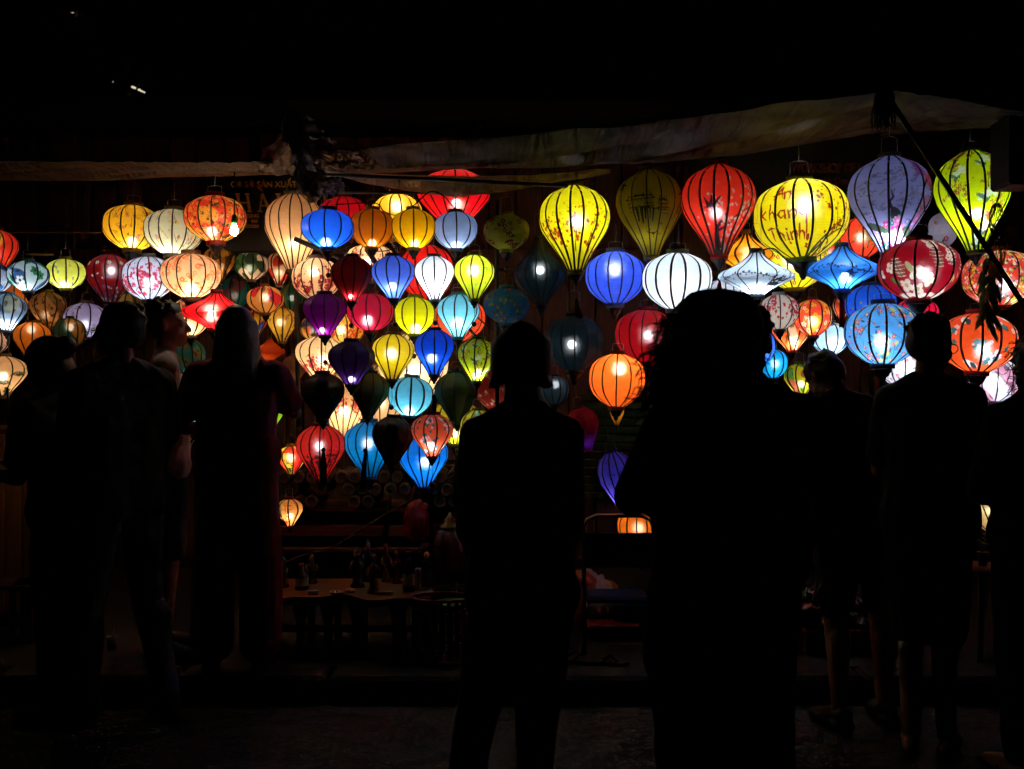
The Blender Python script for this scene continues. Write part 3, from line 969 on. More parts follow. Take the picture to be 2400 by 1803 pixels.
def sheet(name, front, back, mat, parent=None, nu=90, nv=26, sag=.06, fold=.012, diag=3.0, seed=1, freq=26, hem=.004):
    """cloth between two lines of points (front edge, back edge), sagging and creased"""
    f = [Vector(p) for p in front]; b = [Vector(p) for p in back]
    def along(L_, u):
        q = u * (len(L_) - 1); i = min(int(q), len(L_) - 2); w = q - i
        return L_[i].lerp(L_[i + 1], w)
    V = []
    for j in range(nv + 1):
        v = j / nv
        for i in range(nu + 1):
            u = i / nu
            p = along(f, u).lerp(along(b, u), v)
            p.z -= sag * math.sin(PI * v) * (.6 + .4 * math.sin(PI * u))
            s_ = noise.noise(Vector((u * freq + v * diag, v * 1.3, seed))) + .5 * noise.noise(Vector((u * freq * 2.3 + v * diag * 1.7, v * 3, seed + 9)))
            p.z += fold * s_ * (.35 + .65 * math.sin(PI * min(1, v * 1.2)))
            p.y += hem * noise.noise(Vector((u * 60, v * 6, seed + 3)))
            V.append(p)
    idx = np.arange((nu + 1) * (nv + 1)).reshape(nv + 1, nu + 1)
    F = np.stack([idx[:-1, :-1], idx[1:, :-1], idx[1:, 1:], idx[:-1, 1:]], -1).reshape(-1, 4)
    return obj(name, mesh_np(name, V, F), mat, parent)

t = sheet('awning', [at(-160, 376, 4.75), at(200, 379, 4.75), at(450, 381, 4.75), at(640, 380, 4.75)],
          [at(-160, 424, 5.75), at(260, 424, 5.75), at(380, 416, 5.75), at(660, 410, 5.75)], M['tarp2'], None, 160, 30, .02, .022, 16.0, 4, 20)
tag(t, 'long low brown awning strip stretched over the smaller lantern rows', 'awning')
t = sheet('awning', [at(745, 348, 4.7), at(1100, 330, 4.7), at(1500, 290, 4.7), at(1800, 250, 4.7), at(2098, 212, 4.7)],
          [at(770, 408, 5.7), at(1150, 392, 5.8), at(1480, 384, 5.9), at(1750, 362, 6.0), at(2060, 312, 6.0)], M['tarp'], None, 150, 30, .05, .04, 6.0, 11, 7)
tag(t, 'wide grey awning rising towards the tall pole knot', 'awning')
t = sheet('awning', [at(2098, 212, 4.68), at(2230, 232, 4.5), at(2450, 272, 4.3)],
          [at(2060, 318, 6.0), at(2250, 302, 5.6), at(2450, 300, 5.3)], M['tarp'], None, 70, 24, .04, .03, 5.0, 23, 7)
tag(t, 'olive tinted awning sloping down from the pole knot to the frame edge', 'awning')
# flap of cloth sagging below the thin pole
t = sheet('tarp_flap', [at(765, 400, 5.12), at(900, 408, 5.14), at(1100, 414, 5.16), at(1250, 410, 5.16), at(1430, 396, 5.16)],
          [at(770, 404, 5.3), at(850, 428, 5.24), at(960, 450, 5.28), at(1060, 462, 5.30), at(1180, 452, 5.28), at(1310, 426, 5.24), at(1430, 400, 5.3)], tarp_mat('ochre_tarpaulin', (190, 160, 110), .55), None, 90, 18, .015, .02, 5.0, 31, 9)
tag(t, 'ochre flap of tarpaulin sagging over the big red lantern', 'tarp')
# poles
tag(MB().tube([at(715, 408, 4.95), at(1000, 420, 4.95), at(1330, 436, 4.95)], .009, 8).build('pole', M['darkmetal']), 'thin horizontal pole beneath the sagging awning roll', 'pole')
tag(MB().tube([at(2078, 222, 4.55), at(2240, 470, 4.4), at(2412, 735, 4.25)], .0115, 10).build('pole', M['darkmetal']), 'dark slanting pole crossing in front of the crane lantern', 'pole')
tag(MB().tube([at(-80, 545, 6.05), at(235, 545, 6.05)], .005, 6).build('rail', M['wood']), 'thin rail above the small white and lemon lanterns', 'rail')
tag(MB().tube([at(60, 596, 5.6), at(125, 597, 5.6)], .006, 6).build('bamboo_stick', pmat('pale_bamboo', (190, 150, 90))), 'short pale bamboo stick over the small green leafed lantern', 'stick')
# rack that carries the middle rows
rack = thing('lantern_rack', 'dark rack of poles carrying the middle rows of lanterns', 'rack', (0, 0, 0))
for (p0, p1, r_) in (((700, 452, 5.3), (1170, 452, 5.3), .008), ((860, 585, 5.36), (1000, 800, 5.36), .014), ((690, 560, 5.5), (905, 650, 5.5), .014), ((1085, 755, 5.42), (1180, 860, 5.42), .008), ((1165, 470, 5.36), (1165, 1000, 5.36), .012), ((690, 470, 6.0), (700, 1000, 6.0), .014)):
    MB().tube([at(*p0), at(*p1)], r_, 8).build('pole', M['darkmetal'], rack)
# loose cables between lanterns
def cable(pts, r_, label, col=(22, 20, 18)):
    P = [at(*p) for p in pts]
    Q = []
    for i in range(len(P) - 1):
        p0 = P[max(i - 1, 0)]; p1 = P[i]; p2 = P[i + 1]; p3 = P[min(i + 2, len(P) - 1)]
        for k_ in range(6):
            t_ = k_ / 6
            Q.append(.5 * ((2 * p1) + (p2 - p0) * t_ + (2 * p0 - 5 * p1 + 4 * p2 - p3) * t_ ** 2 + (-p0 + 3 * p1 - 3 * p2 + p3) * t_ ** 3))
    Q.append(P[-1])
    return tag(MB().tube(Q, r_, 5).build('cable', cmat(col, rough=.6)), label, 'cable')
cable([(965, 486, 5.05), (985, 468, 5.05), (1010, 449, 5.05), (1040, 460, 5.05), (1068, 492, 5.05)], .0035, 'black cable arching from the golden yellow to the blue grey lantern')
cable([(786, 480, 5.1), (850, 476, 5.1), (885, 478, 5.1), (900, 496, 5.1), (925, 505, 5.1)], .003, 'black cable running behind the burnt orange lantern collar')
cable([(875, 590, 5.0), (905, 588, 5.0), (930, 582, 5.0)], .003, 'short black cable above the cornflower blue lantern')
cable([(1118, 540, 5.4), (1140, 570, 5.4), (1146, 640, 5.4), (1110, 728, 5.4), (1180, 790, 5.4)], .004, 'black cable beside the unlit turquoise lantern')
cable([(1788, 586, 4.9), (1815, 584, 4.9), (1845, 612, 4.9), (1876, 626, 4.9)], .004, 'black cable drooping from the white saucer lantern collar')
cable([(648, 1328, 4.9), (700, 1305, 4.9), (790, 1276, 4.9), (860, 1232, 4.9), (930, 1190, 4.9), (1010, 1150, 4.9), (1068, 1108, 4.9), (1083, 1080, 4.9), (1072, 1060, 4.9)], .0045, 'pale cord running slantwise below the azure lantern', (190, 160, 120))
cable([(2175, 545, 4.9), (2168, 500, 4.9), (2165, 450, 4.9), (2172, 420, 4.9)], .003, 'thin dark wire on the flank of the peacock lantern')
cable([(2140, 705, 5.0), (2175, 735, 5.0), (2200, 748, 5.0), (2240, 705, 5.0)], .004, 'black cable under the maroon leaf print lantern')
# hanging bulb in front of the red gold lantern
hb = thing('hanging_bulb', 'bare lit bulb with green socket before the red gold lantern', 'light bulb', at(549, 520, 5.2))
MB().tube([(0, 0, .02), (.002, 0, .12), (-.004, .02, .3)], .003, 5).build('cord', M['cord'], hb)
MB().lathe([(.012, -.012), (.015, .0), (.013, .03), (.006, .04)], 12).build('socket', pmat('green_socket', (20, 90, 40), rough=.4), hb)
MB().lathe([(.008, -.012), (.016, -.028), (.021, -.046), (.018, -.062), (.006, -.072)], 12).build('bulb', emat((1, .85, .6), 150), hb)

# tied bundles of plastic sheet where the two awnings meet
def crumple(name, outline, d0, mat, parent, depth=.12, seed=0, amp=.05, soft=.62, nu=26, nv=26, bend=0.0):
    """outline: four pixel corners (tl, tr, br, bl)"""
    tl, tr_, br_, bl = [at(p[0], p[1], d0 + (p[2] if len(p) > 2 else 0)) for p in outline]
    V = []
    for j in range(nv + 1):
        v = j / nv
        for i in range(nu + 1):
            u = i / nu
            p = tl.lerp(tr_, u).lerp(bl.lerp(br_, u), v)
            q = Vector((u * 3.1, v * 3.1, seed * 7.3))
            ed = 1.0
            p.x += soft * amp * .8 * noise.noise(q * 1.7)
            p.z += soft * amp * .8 * noise.noise(q * 1.9 + Vector((5, 2, 1)))
            rid = abs(noise.noise(q * 1.3)) + .5 * abs(noise.noise(q * 3.1 + Vector((3, 3, 3))))
            p.y += soft * depth * (rid - .35) - bend * math.sin(PI * u)
            V.append(p)
    idx = np.arange((nu + 1) * (nv + 1)).reshape(nv + 1, nu + 1)
    F = np.stack([idx[:-1, :-1], idx[1:, :-1], idx[1:, 1:], idx[:-1, 1:]], -1).reshape(-1, 4)
    return obj(name, mesh_np(name, V, F), mat, parent)
M['plast'] = tarp_mat('pale_plastic_sheet', (205, 178, 150), .5)
M['plast2'] = tarp_mat('grey_plastic_sheet', (140, 136, 150), .4)
bd = thing('sheet_bundle', 'ragged plastic sheets knotted at the end of the awning pole', 'plastic sheet', (0, 0, 0))
crumple('pale_sheet', [(640, 322), (700, 300), (735, 412), (598, 405)], 4.8, M['plast'], bd, .1, 1, .05)
crumple('grey_sheet', [(668, 290), (720, 300), (755, 470), (700, 455)], 4.68, M['plast2'], bd, .16, 2, .06, bend=.06)
crumple('hanging_sheet', [(700, 400), (770, 410), (742, 480), (726, 478)], 4.66, M['plast'], bd, .08, 3, .03, bend=.04)
crumple('pale_sheet', [(700, 330), (770, 350), (805, 395), (715, 400)], 4.74, M['plast'], bd, .14, 4, .06)
crumple('top_sheet', [(668, 268), (705, 262), (790, 330), (660, 335)], 4.8, M['plast2'], bd, .12, 5, .07)
crumple('grey_sheet', [(745, 425), (800, 415), (808, 448), (760, 462)], 4.68, M['plast2'], bd, .1, 6, .03)
crumple('pale_sheet', [(790, 362), (850, 352), (900, 392), (800, 402)], 4.75, M['plast'], bd, .1, 8, .04)
# knot of straw at the pole head
kn = thing('pole_knot', 'shaggy knot of straw and rope at the head of the slanting pole', 'rope knot', at(2072, 240, 4.52))
kn_m = pmat('old_straw', (58, 42, 28), rough=.95)
g = MB()
for i in range(90):
    an = rnd.uniform(0, 2 * PI); r_ = rnd.uniform(.003, .028)
    x0 = r_ * math.cos(an); y0 = r_ * math.sin(an)
    g.tube([(x0, y0, rnd.uniform(-.01, .07)), (x0 * 2.2, y0 * 2, -.04), (x0 * rnd.uniform(1.4, 2.6) + rnd.uniform(-.012, .012), y0 * 2, rnd.uniform(-.13, -.05))], .0022, 3)
tag(g.build('straw', kn_m, kn), kind='stuff')
MB().lathe([(.03, -.03), (.045, -.01), (.047, .02), (.035, .05)], 12).build('rope_wrap', kn_m, kn)
# black box by the crane lantern
bx = thing('hanging_box', 'black box with a bracket covering the edge of the crane lantern', 'box', at(2425, 338, 4.5))
MB().box((.02, .1, -.02), (.26, .2, .32), None, .012).build('case', pmat('black_plastic', (3, 3, 4), rough=.6, spec=.15), bx, False)
MB().lathe([(.09, 0), (.085, .012), (.05, .02), (.0, .012)], 16).build('cone', pmat('black_cone', (14, 14, 15), rough=.7), bx).rotation_euler = (R(90), 0, 0)
MB().tube([(.02, .1, .14), (.02, .15, .3), (.02, .3, .5)], .012, 6).build('bracket', M['darkmetal'], bx)
# woven ornaments and dry leaves
orn = thing('woven_ornament', 'string of woven gilt rattan ovals hanging on the slanting pole', 'ornament', at(2333, 478, 4.3))
rm = pmat('gilt_rattan', (165, 120, 50), rough=.4)
for (cx_, cz_, rx_, rz_) in ((0.005, -.07, .03, .075), (.008, -.2, .034, .085), (.0, -.33, .03, .065), (-.004, -.43, .026, .055)):
    g = MB()
    for i in range(10):
        an = PI * i / 10
        for sg in (1, -1):
            pts = []
            for q in range(13):
                ph = PI * q / 12
                a2 = an + sg * 1.3 * (q / 12 - .5)
                pts.append((cx_ + rx_ * math.sin(ph) * math.cos(a2), rx_ * .7 * math.sin(ph) * math.sin(a2) * 1.4, cz_ + rz_ * math.cos(ph)))
            g.tube(pts, .0016, 3)
    g.build('woven_oval', rm, orn)
lf = thing('leaf_garland', 'bunch of dry green brown leaves dangling before the red flower print lantern', 'garland', at(2318, 600, 4.28))
lm = [tarp_mat('dry_leaf', c, .5) for c in ((130, 140, 84), (190, 150, 92), (100, 118, 84), (220, 172, 100))]
MB().tube([(0, 0, .02), (.0, 0, -.12), (-.01, 0, -.25)], .003, 5).build('stem', lm[1], lf)
for i in range(24):
    z0 = -.01 - i * .012
    an = rnd.uniform(0, 2 * PI); ln = rnd.uniform(.055, .1)
    dx = math.cos(an) * .85; dz = -1
    v = Vector((dx, math.sin(an) * .5, dz)).normalized()
    n_ = Vector((rnd.uniform(-1, 1), rnd.uniform(-1, 1), .2)).normalized()
    sd = v.cross(n_).normalized() * rnd.uniform(.010, .019)
    nn = sd.cross(v).normalized() * .006
    V = []; 
    for (q, w) in ((0, .1), (.25, .8), (.5, 1), (.75, .7), (1, .03)):
        cp = Vector((0, 0, z0)) + v * ln * q + Vector((0, 0, -.03 * q * q))
        V += [cp - sd * w + nn * w, cp, cp + sd * w + nn * w]
    F = []
    for q in range(4):
        F += [(q * 3, q * 3 + 1, q * 3 + 4, q * 3 + 3), (q * 3 + 1, q * 3 + 2, q * 3 + 5, q * 3 + 4)]
    MB().add(V, F).build('leaf', lm[i % 4], lf)

# ------------------------------------------------------------------ tree and far lamps in the night
tr_ = thing('street_tree', 'dark leafy tree against the night sky above the long brown awning', 'tree', (-4.9, 9.0, KH))
bark = pmat('dark_bark', (40, 32, 26), rough=.95, bump=.5)
g = MB().tube([(0, 0, -.01), (.05, 0, 1.2), (.2, -.05, 2.4), (.5, -.1, 3.2)], [.2, .16, .13, .1], 10)
for e in ((1.6, -.3, 4.3), (2.3, -.2, 4.0), (.9, .3, 4.7), (-.6, .1, 4.5), (1.2, -.6, 4.9), (2.7, .2, 4.6)):
    g.tube([(.4, -.08, 3.0), (.4 + (e[0] - .4) * .5, e[1] * .5, 3.0 + (e[2] - 3) * .6), e], [.07, .045, .012], 7)
g.build('trunk', bark, tr_)
leafm = pmat('night_leaf', (52, 66, 36), rough=.6, var=.4)
V = []; F = []
for i in range(3600):
    c = rnd.choice(((1.6, -.3, 4.3), (2.3, -.2, 4.0), (.9, .3, 4.7), (-.6, .1, 4.5), (1.2, -.6, 4.9), (2.7, .2, 4.6), (1.9, 0, 4.7)))
    p = Vector(c) + Vector((rnd.gauss(0, .42), rnd.gauss(0, .35), rnd.gauss(0, .26)))
    v = Vector((rnd.uniform(-1, 1), rnd.uniform(-1, 1), rnd.uniform(-1, .3))).normalized() * rnd.uniform(.05, .09)
    s_ = v.orthogonal().normalized() * v.length * .3
    b = len(V)
    V += [p, p + v * .5 + s_, p + v, p + v * .5 - s_]
    F.append((b, b + 1, b + 2, b + 3))
obj('crown', mesh_np('crown', V, F, False), leafm, tr_)
lamp_m = emat((1, .86, .6), .75)
fl = thing('tube_lamp', 'slanting lit tube lamp glimpsed through the dark tree crown', 'lamp', at(327, 211, 9.9))
for (x0, x1) in ((-18, -9), (-3, 13)):
    q = 9.9 / FPX
    MB().tube([(x0 * q, 0, -x0 * q * .42), (x1 * q, 0, -x1 * q * .42)], .011, 6).build('tube', lamp_m, fl)
MB().tube([(-20 * q, .02, 20 * q * .42), (17 * q, .02, -17 * q * .42)], .016, 6).build('fitting', M['darkmetal'], fl)
wl = thing('wall_lamp', 'small warm lamp glimpsed high in the dark tree', 'lamp', at(168, 26, 9.9))
MB().sphere((0, 0, 0), (.03, .02, .018), 8, 6).build('bulb', emat((1, .86, .6), .7), wl).rotation_euler = (0, R(35), 0)
MB().lathe([(.03, .02), (.034, .03), (.01, .05)], 8).build('cap', M['darkmetal'], wl)
for k_, (px_, py_) in enumerate(((267, 131), (255, 153), (265, 192))):
    o = thing('fairy_light', ['tiny pale light high in the dark tree', 'tiny dim light just below the pale one in the tree', 'faintest tiny light low in the dark tree'][k_], 'light', at(px_, py_, 9.7))
    MB().sphere((0, 0, 0), .008, 6, 5).build('bulb', emat((.95, .9, .75), [.9, .3, .2][k_]), o)
    MB().lathe([(.004, .008), (.004, .02)], 6).build('socket', M['darkmetal'], o)
# ------------------------------------------------------------------ goods on the pavement
def px2(d): return d / FPX
TZ = at(0, 1395, 4.95).z            # table top height
tb = thing('slab_table', 'low table with a wavy live edge top set out with figurines', 'table', (at(780, 0, 5.1).x, 5.05, KH))
tz = TZ - KH
V = []; n_ = 40
x0 = at(600, 0, 5).x - tb.location.x; x1 = at(1010, 0, 5).x - tb.location.x
for i in range(n_ + 1):
    u = i / n_
    x = x0 + (x1 - x0) * u
    yf = -.16 - .05 * math.sin(u * 9 + .8) - .03 * math.sin(u * 21)
    V += [(x, yf, tz), (x, .32, tz), (x, yf + .012, tz - .035), (x, .32, tz - .035)]
F = []
for i in range(n_):
    a = i * 4; b = a + 4
    F += [(a, b, b + 1, a + 1), (a + 2, a + 3, b + 3, b + 2), (a, a + 2, b + 2, b), (a + 1, b + 1, b + 3, a + 3)]
F += [(0, 1, 3, 2), (n_ * 4, n_ * 4 + 2, n_ * 4 + 3, n_ * 4 + 1)]
MB().add(V, F).build('table_top', M['tabletop'], tb, False)
for i, pxx in enumerate((622, 705, 770, 835, 930, 985)):
    xx = at(pxx, 0, 5.0).x - tb.location.x
    g = MB()
    g.tube([(xx, -.06, 0), (xx, -.06, tz * .5), (xx, -.06, tz - .034)], [.022, .018, .045], 8)
    g.build('leg', M['wood'], tb)
    g = MB().tube([(xx, .22, 0), (xx, .22, tz * .5), (xx, .22, tz - .034)], [.022, .018, .045], 8)
    g.build('leg', M['wood'], tb)
MB().box(((x0 + x1) / 2, .05, tz * .35), (x1 - x0 - .1, .03, .03)).build('stretcher', M['wood'], tb, False)

FG = 'carved figurines standing on the low slab table'
def fig(kind, px_, d, h, col, label, r_=.03, rough=.45):
    p = at(px_, 0, d); 
    o = thing(kind, label, kind.replace('_', ' '), (p.x, d, TZ), rnd.uniform(-.6, .6), FG if kind == 'figurine' else None)
    m = cmat(col, rough=rough, var=.3)
    if kind == 'figurine':
        MB().lathe([(r_, 0), (r_ * 1.05, h * .05), (r_ * .75, h * .12), (r_ * .62, h * .35), (r_ * .8, h * .55), (r_ * .75, h * .66), (r_ * .3, h * .74), (r_ * .28, h * .78)], 12).build('body', m, o)
        MB().sphere((0, -.004, h * .87), (r_ * .5, r_ * .55, h * .11), 10, 7).build('head', cmat((190, 150, 110), rough=.5), o)
        MB().lathe([(r_ * .62, h * .9), (r_ * .5, h * .95), (r_ * .2, h * 1.0), (r_ * .1, h * 1.03)], 10).build('hat', m, o)
        for s_ in (-1, 1):
            MB().tube([(s_ * r_ * .75, 0, h * .64), (s_ * r_ * 1.0, -r_ * .4, h * .48), (s_ * r_ * .4, -r_ * .9, h * .44)], [r_ * .28, r_ * .24, r_ * .16], 7).build('arm', m, o)
    elif kind == 'bottle':
        MB().lathe([(r_, 0), (r_, h * .5), (r_ * .9, h * .6), (r_ * .4, h * .72), (r_ * .33, h * .94)], 14).build('body', m, o)
        MB().lathe([(r_ * .4, h * .93), (r_ * .4, h), (r_ * .2, h * 1.01)], 10).build('cap', cmat((180, 40, 35), rough=.5), o)
        MB().lathe([(r_ * 1.02, h * .15), (r_ * 1.02, h * .45)], 14, cap=False).build('paper_band', cmat((215, 205, 185), rough=.8), o)
    elif kind == 'jar':
        MB().lathe([(r_ * .8, 0), (r_, h * .15), (r_ * 1.02, h * .5), (r_ * .8, h * .7), (r_ * .5, h * .76)], 18).build('body', m, o)
        MB().lathe([(r_ * .55, h * .755), (r_ * .58, h * .8), (r_ * .3, h * .85), (r_ * .34, h * .89), (r_ * .15, h * .94), (r_ * .05, h)], 16).build('lid', cmat((200, 165, 95), rough=.35), o)
    return o
fig('bottle', 707, 5.1, .13, (40, 32, 26), 'stubby dark bottle on the table beneath the red dress elbow', .034)
fig('figurine', 664, 5.15, .15, (110, 80, 40), 'brown figurine at the end of the table near the red dress')
fig('figurine', 731, 5.25, .15, (90, 60, 35), 'plain brown figurine behind the stubby dark bottle')
fig('figurine', 838, 5.15, .2, (62, 40, 28), 'dark figurine in the middle of the slab table', .036)
fig('figurine', 876, 5.0, .2, (120, 80, 40), 'tan robed figurine at the wavy table edge', .032)
fig('figurine', 862, 5.3, .22, (30, 50, 110), 'figurine with a blue robe at the back of the table', .03)
fig('figurine', 905, 5.3, .2, (150, 110, 60), 'pale wooden figurine behind the tan robed one', .026)
fig('figurine', 930, 5.25, .18, (120, 40, 35), 'small red robed figurine near the middle of the table', .026)
fig('bottle', 958, 5.05, .2, (20, 18, 18), 'tall black bottle with red cap and paper band on the table', .03)
fig('jar', 1054, 5.35, .36, (85, 42, 30), 'large brown glazed jar with a tiered gold lid', .09, .3)
fig('jar', 1083, 5.6, .36, (80, 45, 32), 'second brown jar just behind the large glazed one', .06, .3)
# doll with fan headdress
dl = thing('doll', 'doll with a spiky fan headdress among the bottles', 'doll', (at(1000, 0, 5.2).x, 5.2, TZ), 0)
MB().lathe([(.05, 0), (.045, .02), (.028, .08), (.022, .1), (.026, .12), (.01, .135)], 14).build('robe', cmat((40, 28, 30), rough=.6), dl)
MB().sphere((0, -.004, .155), (.016, .017, .021), 10, 7).build('head', cmat((210, 170, 130), rough=.5), dl)
g = MB()
for i in range(15):
    an = -1.5 + i * 3.0 / 14
    g.tube([(0, .012, .16), (math.sin(an) * .062, .016, .16 + math.cos(an) * .062)], [.002, .0035], 4)
g.build('headdress', cmat((120, 70, 80), rough=.5), dl)
for i, (px_, w, label, col) in enumerate(((738, .05, 'white paper box lying on the table edge', (225, 215, 200)), (790, .07, 'pale tray of trinkets near the wavy table edge', (200, 180, 150)), (820, .05, 'small ivory dish beside the dark figurine', (215, 200, 175)), (905, .08, 'flat pale box in front of the robed figurines', (200, 175, 140)), (975, .03, 'little white carton behind the tall black bottle', (230, 225, 215)))):
    o = thing(('paper_box', 'tray', 'dish', 'flat_box', 'carton')[i], label, ('box', 'tray', 'dish', 'box', 'box')[i], (at(px_, 0, 5.0).x, 4.97 + .02 * (i % 3) + (.12 if i == 4 else 0), TZ), rnd.uniform(-.3, .3))
    h = (.016, .01, .014, .012, .1)[i]
    if i in (1, 2):
        MB().lathe([(w * .45, .001), (w * .55, h), (w * .5, h), (w * .42, .004)], 18).build('body', cmat(col, rough=.5), o)
        for j in range(5): MB().sphere((rnd.uniform(-.3, .3) * w, rnd.uniform(-.3, .3) * w, .008), .005, 6, 4).build('trinket', cmat((200, 160, 90), rough=.3), o)
    else:
        MB().box((0, 0, h / 2), (w, .04, h), None, .002).build('body', cmat(col, rough=.6), o, False)
        MB().box((0, 0, h + .002), (w * .96, .038, .004), None, .001).build('lid', cmat(np.array(col) * .9, rough=.6), o, False)
# red basket
bk = thing('plastic_basket', 'red plastic basket with a lime green dish inside, beside the table', 'basket', (at(1035, 0, 4.8).x, 4.85, KH))
bz = at(0, 1405, 4.8).z - KH
rm_ = pmat('red_plastic', (120, 22, 28), rough=.35)
g = MB()
ring = lambda r_, z, yy=.7: [(r_ * math.cos(q * PI / 12), r_ * yy * math.sin(q * PI / 12), z) for q in range(25)]
MB().tube(ring(.15, bz), .008, 6).build('rim', rm_, bk)
for k_ in range(5):
    MB().tube(ring(.15 - .008 * k_, bz - .045 - k_ * .05), .005, 5).build('hoop', rm_, bk)
sl = MB().box((0, 0, -bz / 2 + .02), (.016, .004, bz - .04)).mesh('slat', False); sl.materials.append(rm_)
for q in range(24):
    o = obj('slat', sl, None, bk); an = q * PI / 12
    o.location = (.147 * math.cos(an), .103 * math.sin(an), bz); o.rotation_euler = (0, 0, an + PI / 2)
MB().lathe([(.1, .01), (.1, .016)], 20).build('base', rm_, bk)
dsh = thing('lime_dish', 'lime green dish lying in the red basket', 'dish', (bk.location.x + .05, 4.85, KH + bz - .055))
MB().lathe([(.02, -.02), (.06, .0), (.085, .03), (.082, .032), (.05, .006)], 18).build('bowl', pmat('lime_plastic', (60, 95, 26), rough=.4), dsh)
MB().tube(ring(.084, .031, 1.0), .003, 5).build('rim', pmat('lime_plastic_rim', (130, 190, 40), rough=.4), dsh)
# chair
CD = 5.0
ch = thing('folding_chair', 'chrome tube chair with dark blue back facing away from the street', 'chair', (at(1450, 0, CD).x, CD, KH))
zt = at(0, 1209, CD).z - KH; zb0 = at(0, 1250, CD).z - KH; zb1 = at(0, 1330, CD).z - KH; zs = at(0, 1410, CD).z - KH
hw = (1445 - 1364) / FPX * CD
fr_ = [(-hw, 0, 0), (-hw, 0, zt - .06), (-hw + .015, 0, zt - .02), (-hw + .06, 0, zt), (hw - .06, 0, zt), (hw - .015, 0, zt - .02), (hw, 0, zt - .06), (hw, 0, 0)]
MB().tube(fr_, .0105, 10).build('back_frame', M['chrome'], ch)
MB().box((0, .012, (zb0 + zb1) / 2), (2 * hw + .01, .012, zb0 - zb1), None, .005).build('backrest', M['bluevinyl'], ch, False)
MB().box((0, .13, zs), (2 * hw - .03, .22, .035), None, .018).build('seat', M['bluevinyl'], ch, False)
MB().tube([(-hw + .02, .015, zs - .035), (-hw + .02, .24, zs - .035), (hw - .02, .24, zs - .035), (hw - .02, .015, zs - .035)], .009, 8).build('seat_frame', M['chrome'], ch)
for s_ in (-1, 1):
    MB().tube([(s_ * (hw - .02), .02, zs - .04), (s_ * (hw - .02), .2, (zs) * .5), (s_ * (hw - .02), .38, 0)], .0095, 8).build('leg', M['chrome'], ch)
    MB().lathe([(.014, 0), (.014, .02), (.011, .03)], 8, (s_ * hw, 0, 0)).build('foot_cap', M['black'], ch)
# bag behind the chair
def blob(name, c, rx, ry, rz, mat, parent=None, amp=.12, seed=0, n=40, m=26, pinch=0.0):
    V = []; F = []
    for i in range(m + 1):
        ph = PI * i / m
        for k_ in range(n):
            th = 2 * PI * k_ / n
            v = Vector((math.sin(ph) * math.cos(th), math.sin(ph) * math.sin(th), math.cos(ph)))
            q = v * 2.2 + Vector((seed * 5.1, 0, 0))
            r_ = 1 + amp * (abs(noise.noise(q)) * 2 - .6) + amp * .6 * abs(noise.noise(q * 2.3)) + amp * .3 * noise.noise(q * 5)
            z = v.z
            s_ = 1 - pinch * max(0, z) ** 2
            V.append((c[0] + rx * v.x * r_ * s_, c[1] + ry * v.y * r_ * s_, c[2] + rz * (max(z, -.82)) * r_))
    for i in range(m):
        for k_ in range(n):
            k2 = (k_ + 1) % n
            F.append((i * n + k_, (i + 1) * n + k_, (i + 1) * n + k2, i * n + k2))
    return obj(name, mesh_np(name, V, F), mat, parent)
def bag_mat(name, cols, scale=6):
    m, nt, out = new_mat(name); N = nt.nodes; L = nt.links
    tc = N.new('ShaderNodeTexCoord'); vz = N.new('ShaderNodeTexVoronoi'); vz.inputs['Scale'].default_value = scale
    L.new(tc.outputs['Object'], vz.inputs['Vector'])
    rp = N.new('ShaderNodeValToRGB'); rp.color_ramp.interpolation = 'CONSTANT'
    sp = N.new('ShaderNodeSeparateColor'); L.new(vz.outputs['Color'], sp.inputs[0]); L.new(sp.outputs[0], rp.inputs[0])
    while len(rp.color_ramp.elements) < len(cols): rp.color_ramp.elements.new(.5)
    for i, c in enumerate(cols):
        rp.color_ramp.elements[i].position = i / len(cols); rp.color_ramp.elements[i].color = (*lin(c), 1)
    d = N.new('ShaderNodeBsdfPrincipled'); d.inputs['Roughness'].default_value = .3
    L.new(rp.outputs[0], d.inputs['Base Color'])
    L.new(d.outputs[0], out.inputs[0]); return m
bg_ = thing('plastic_bag', 'crumpled orange and white plastic bag behind the chair', 'bag', (at(1382, 0, 5.55).x, 5.55, KH))
bh = at(0, 1350, 5.5).z - KH
blob('body', (0, 0, bh * .47), .17, .14, bh * .58, bag_mat('orange_white_plastic', ((235, 150, 80), (240, 225, 225), (225, 140, 70), (205, 105, 70), (235, 215, 215))), bg_, .2, 3, 60, 40, .25)
MB().tube([(-.02, 0, bh * 1.0), (.01, 0, bh * 1.05), (.03, .01, bh * 1.0)], .008, 6).build('knot', cmat((200, 130, 80), rough=.5), bg_)
rb = thing('storage_box', 'dark red plastic storage box on the pavement beside the chair', 'box', (at(1440, 0, 5.45).x, 5.4, KH))
rbz = at(0, 1462, 5.4).z - KH
MB().box((0, 0, rbz / 2), (.3, .24, rbz), None, .015).build('body', pmat('dark_red_plastic', (105, 30, 24), rough=.5), rb, False)
MB().box((0, 0, rbz + .012), (.32, .26, .022), None, .008).build('lid', pmat('dark_red_lid', (115, 36, 28), rough=.45), rb, False)
bb = thing('blue_bag', 'dark blue crumpled bag on the red storage box', 'bag', (at(1455, 0, 5.4).x + .05, 5.4, KH + rbz + .023))
blob('body', (0, 0, .075), .1, .08, .09, pmat('blue_plastic', (30, 55, 100), rough=.35), bb, .2, 5)
MB().tube([(-.02, 0, .14), (0, 0, .18), (.02, 0, .14)], .004, 5).build('handle', pmat('blue_plastic_handle', (30, 55, 100), rough=.35), bb)
SG = 'flip flops left under the chair'
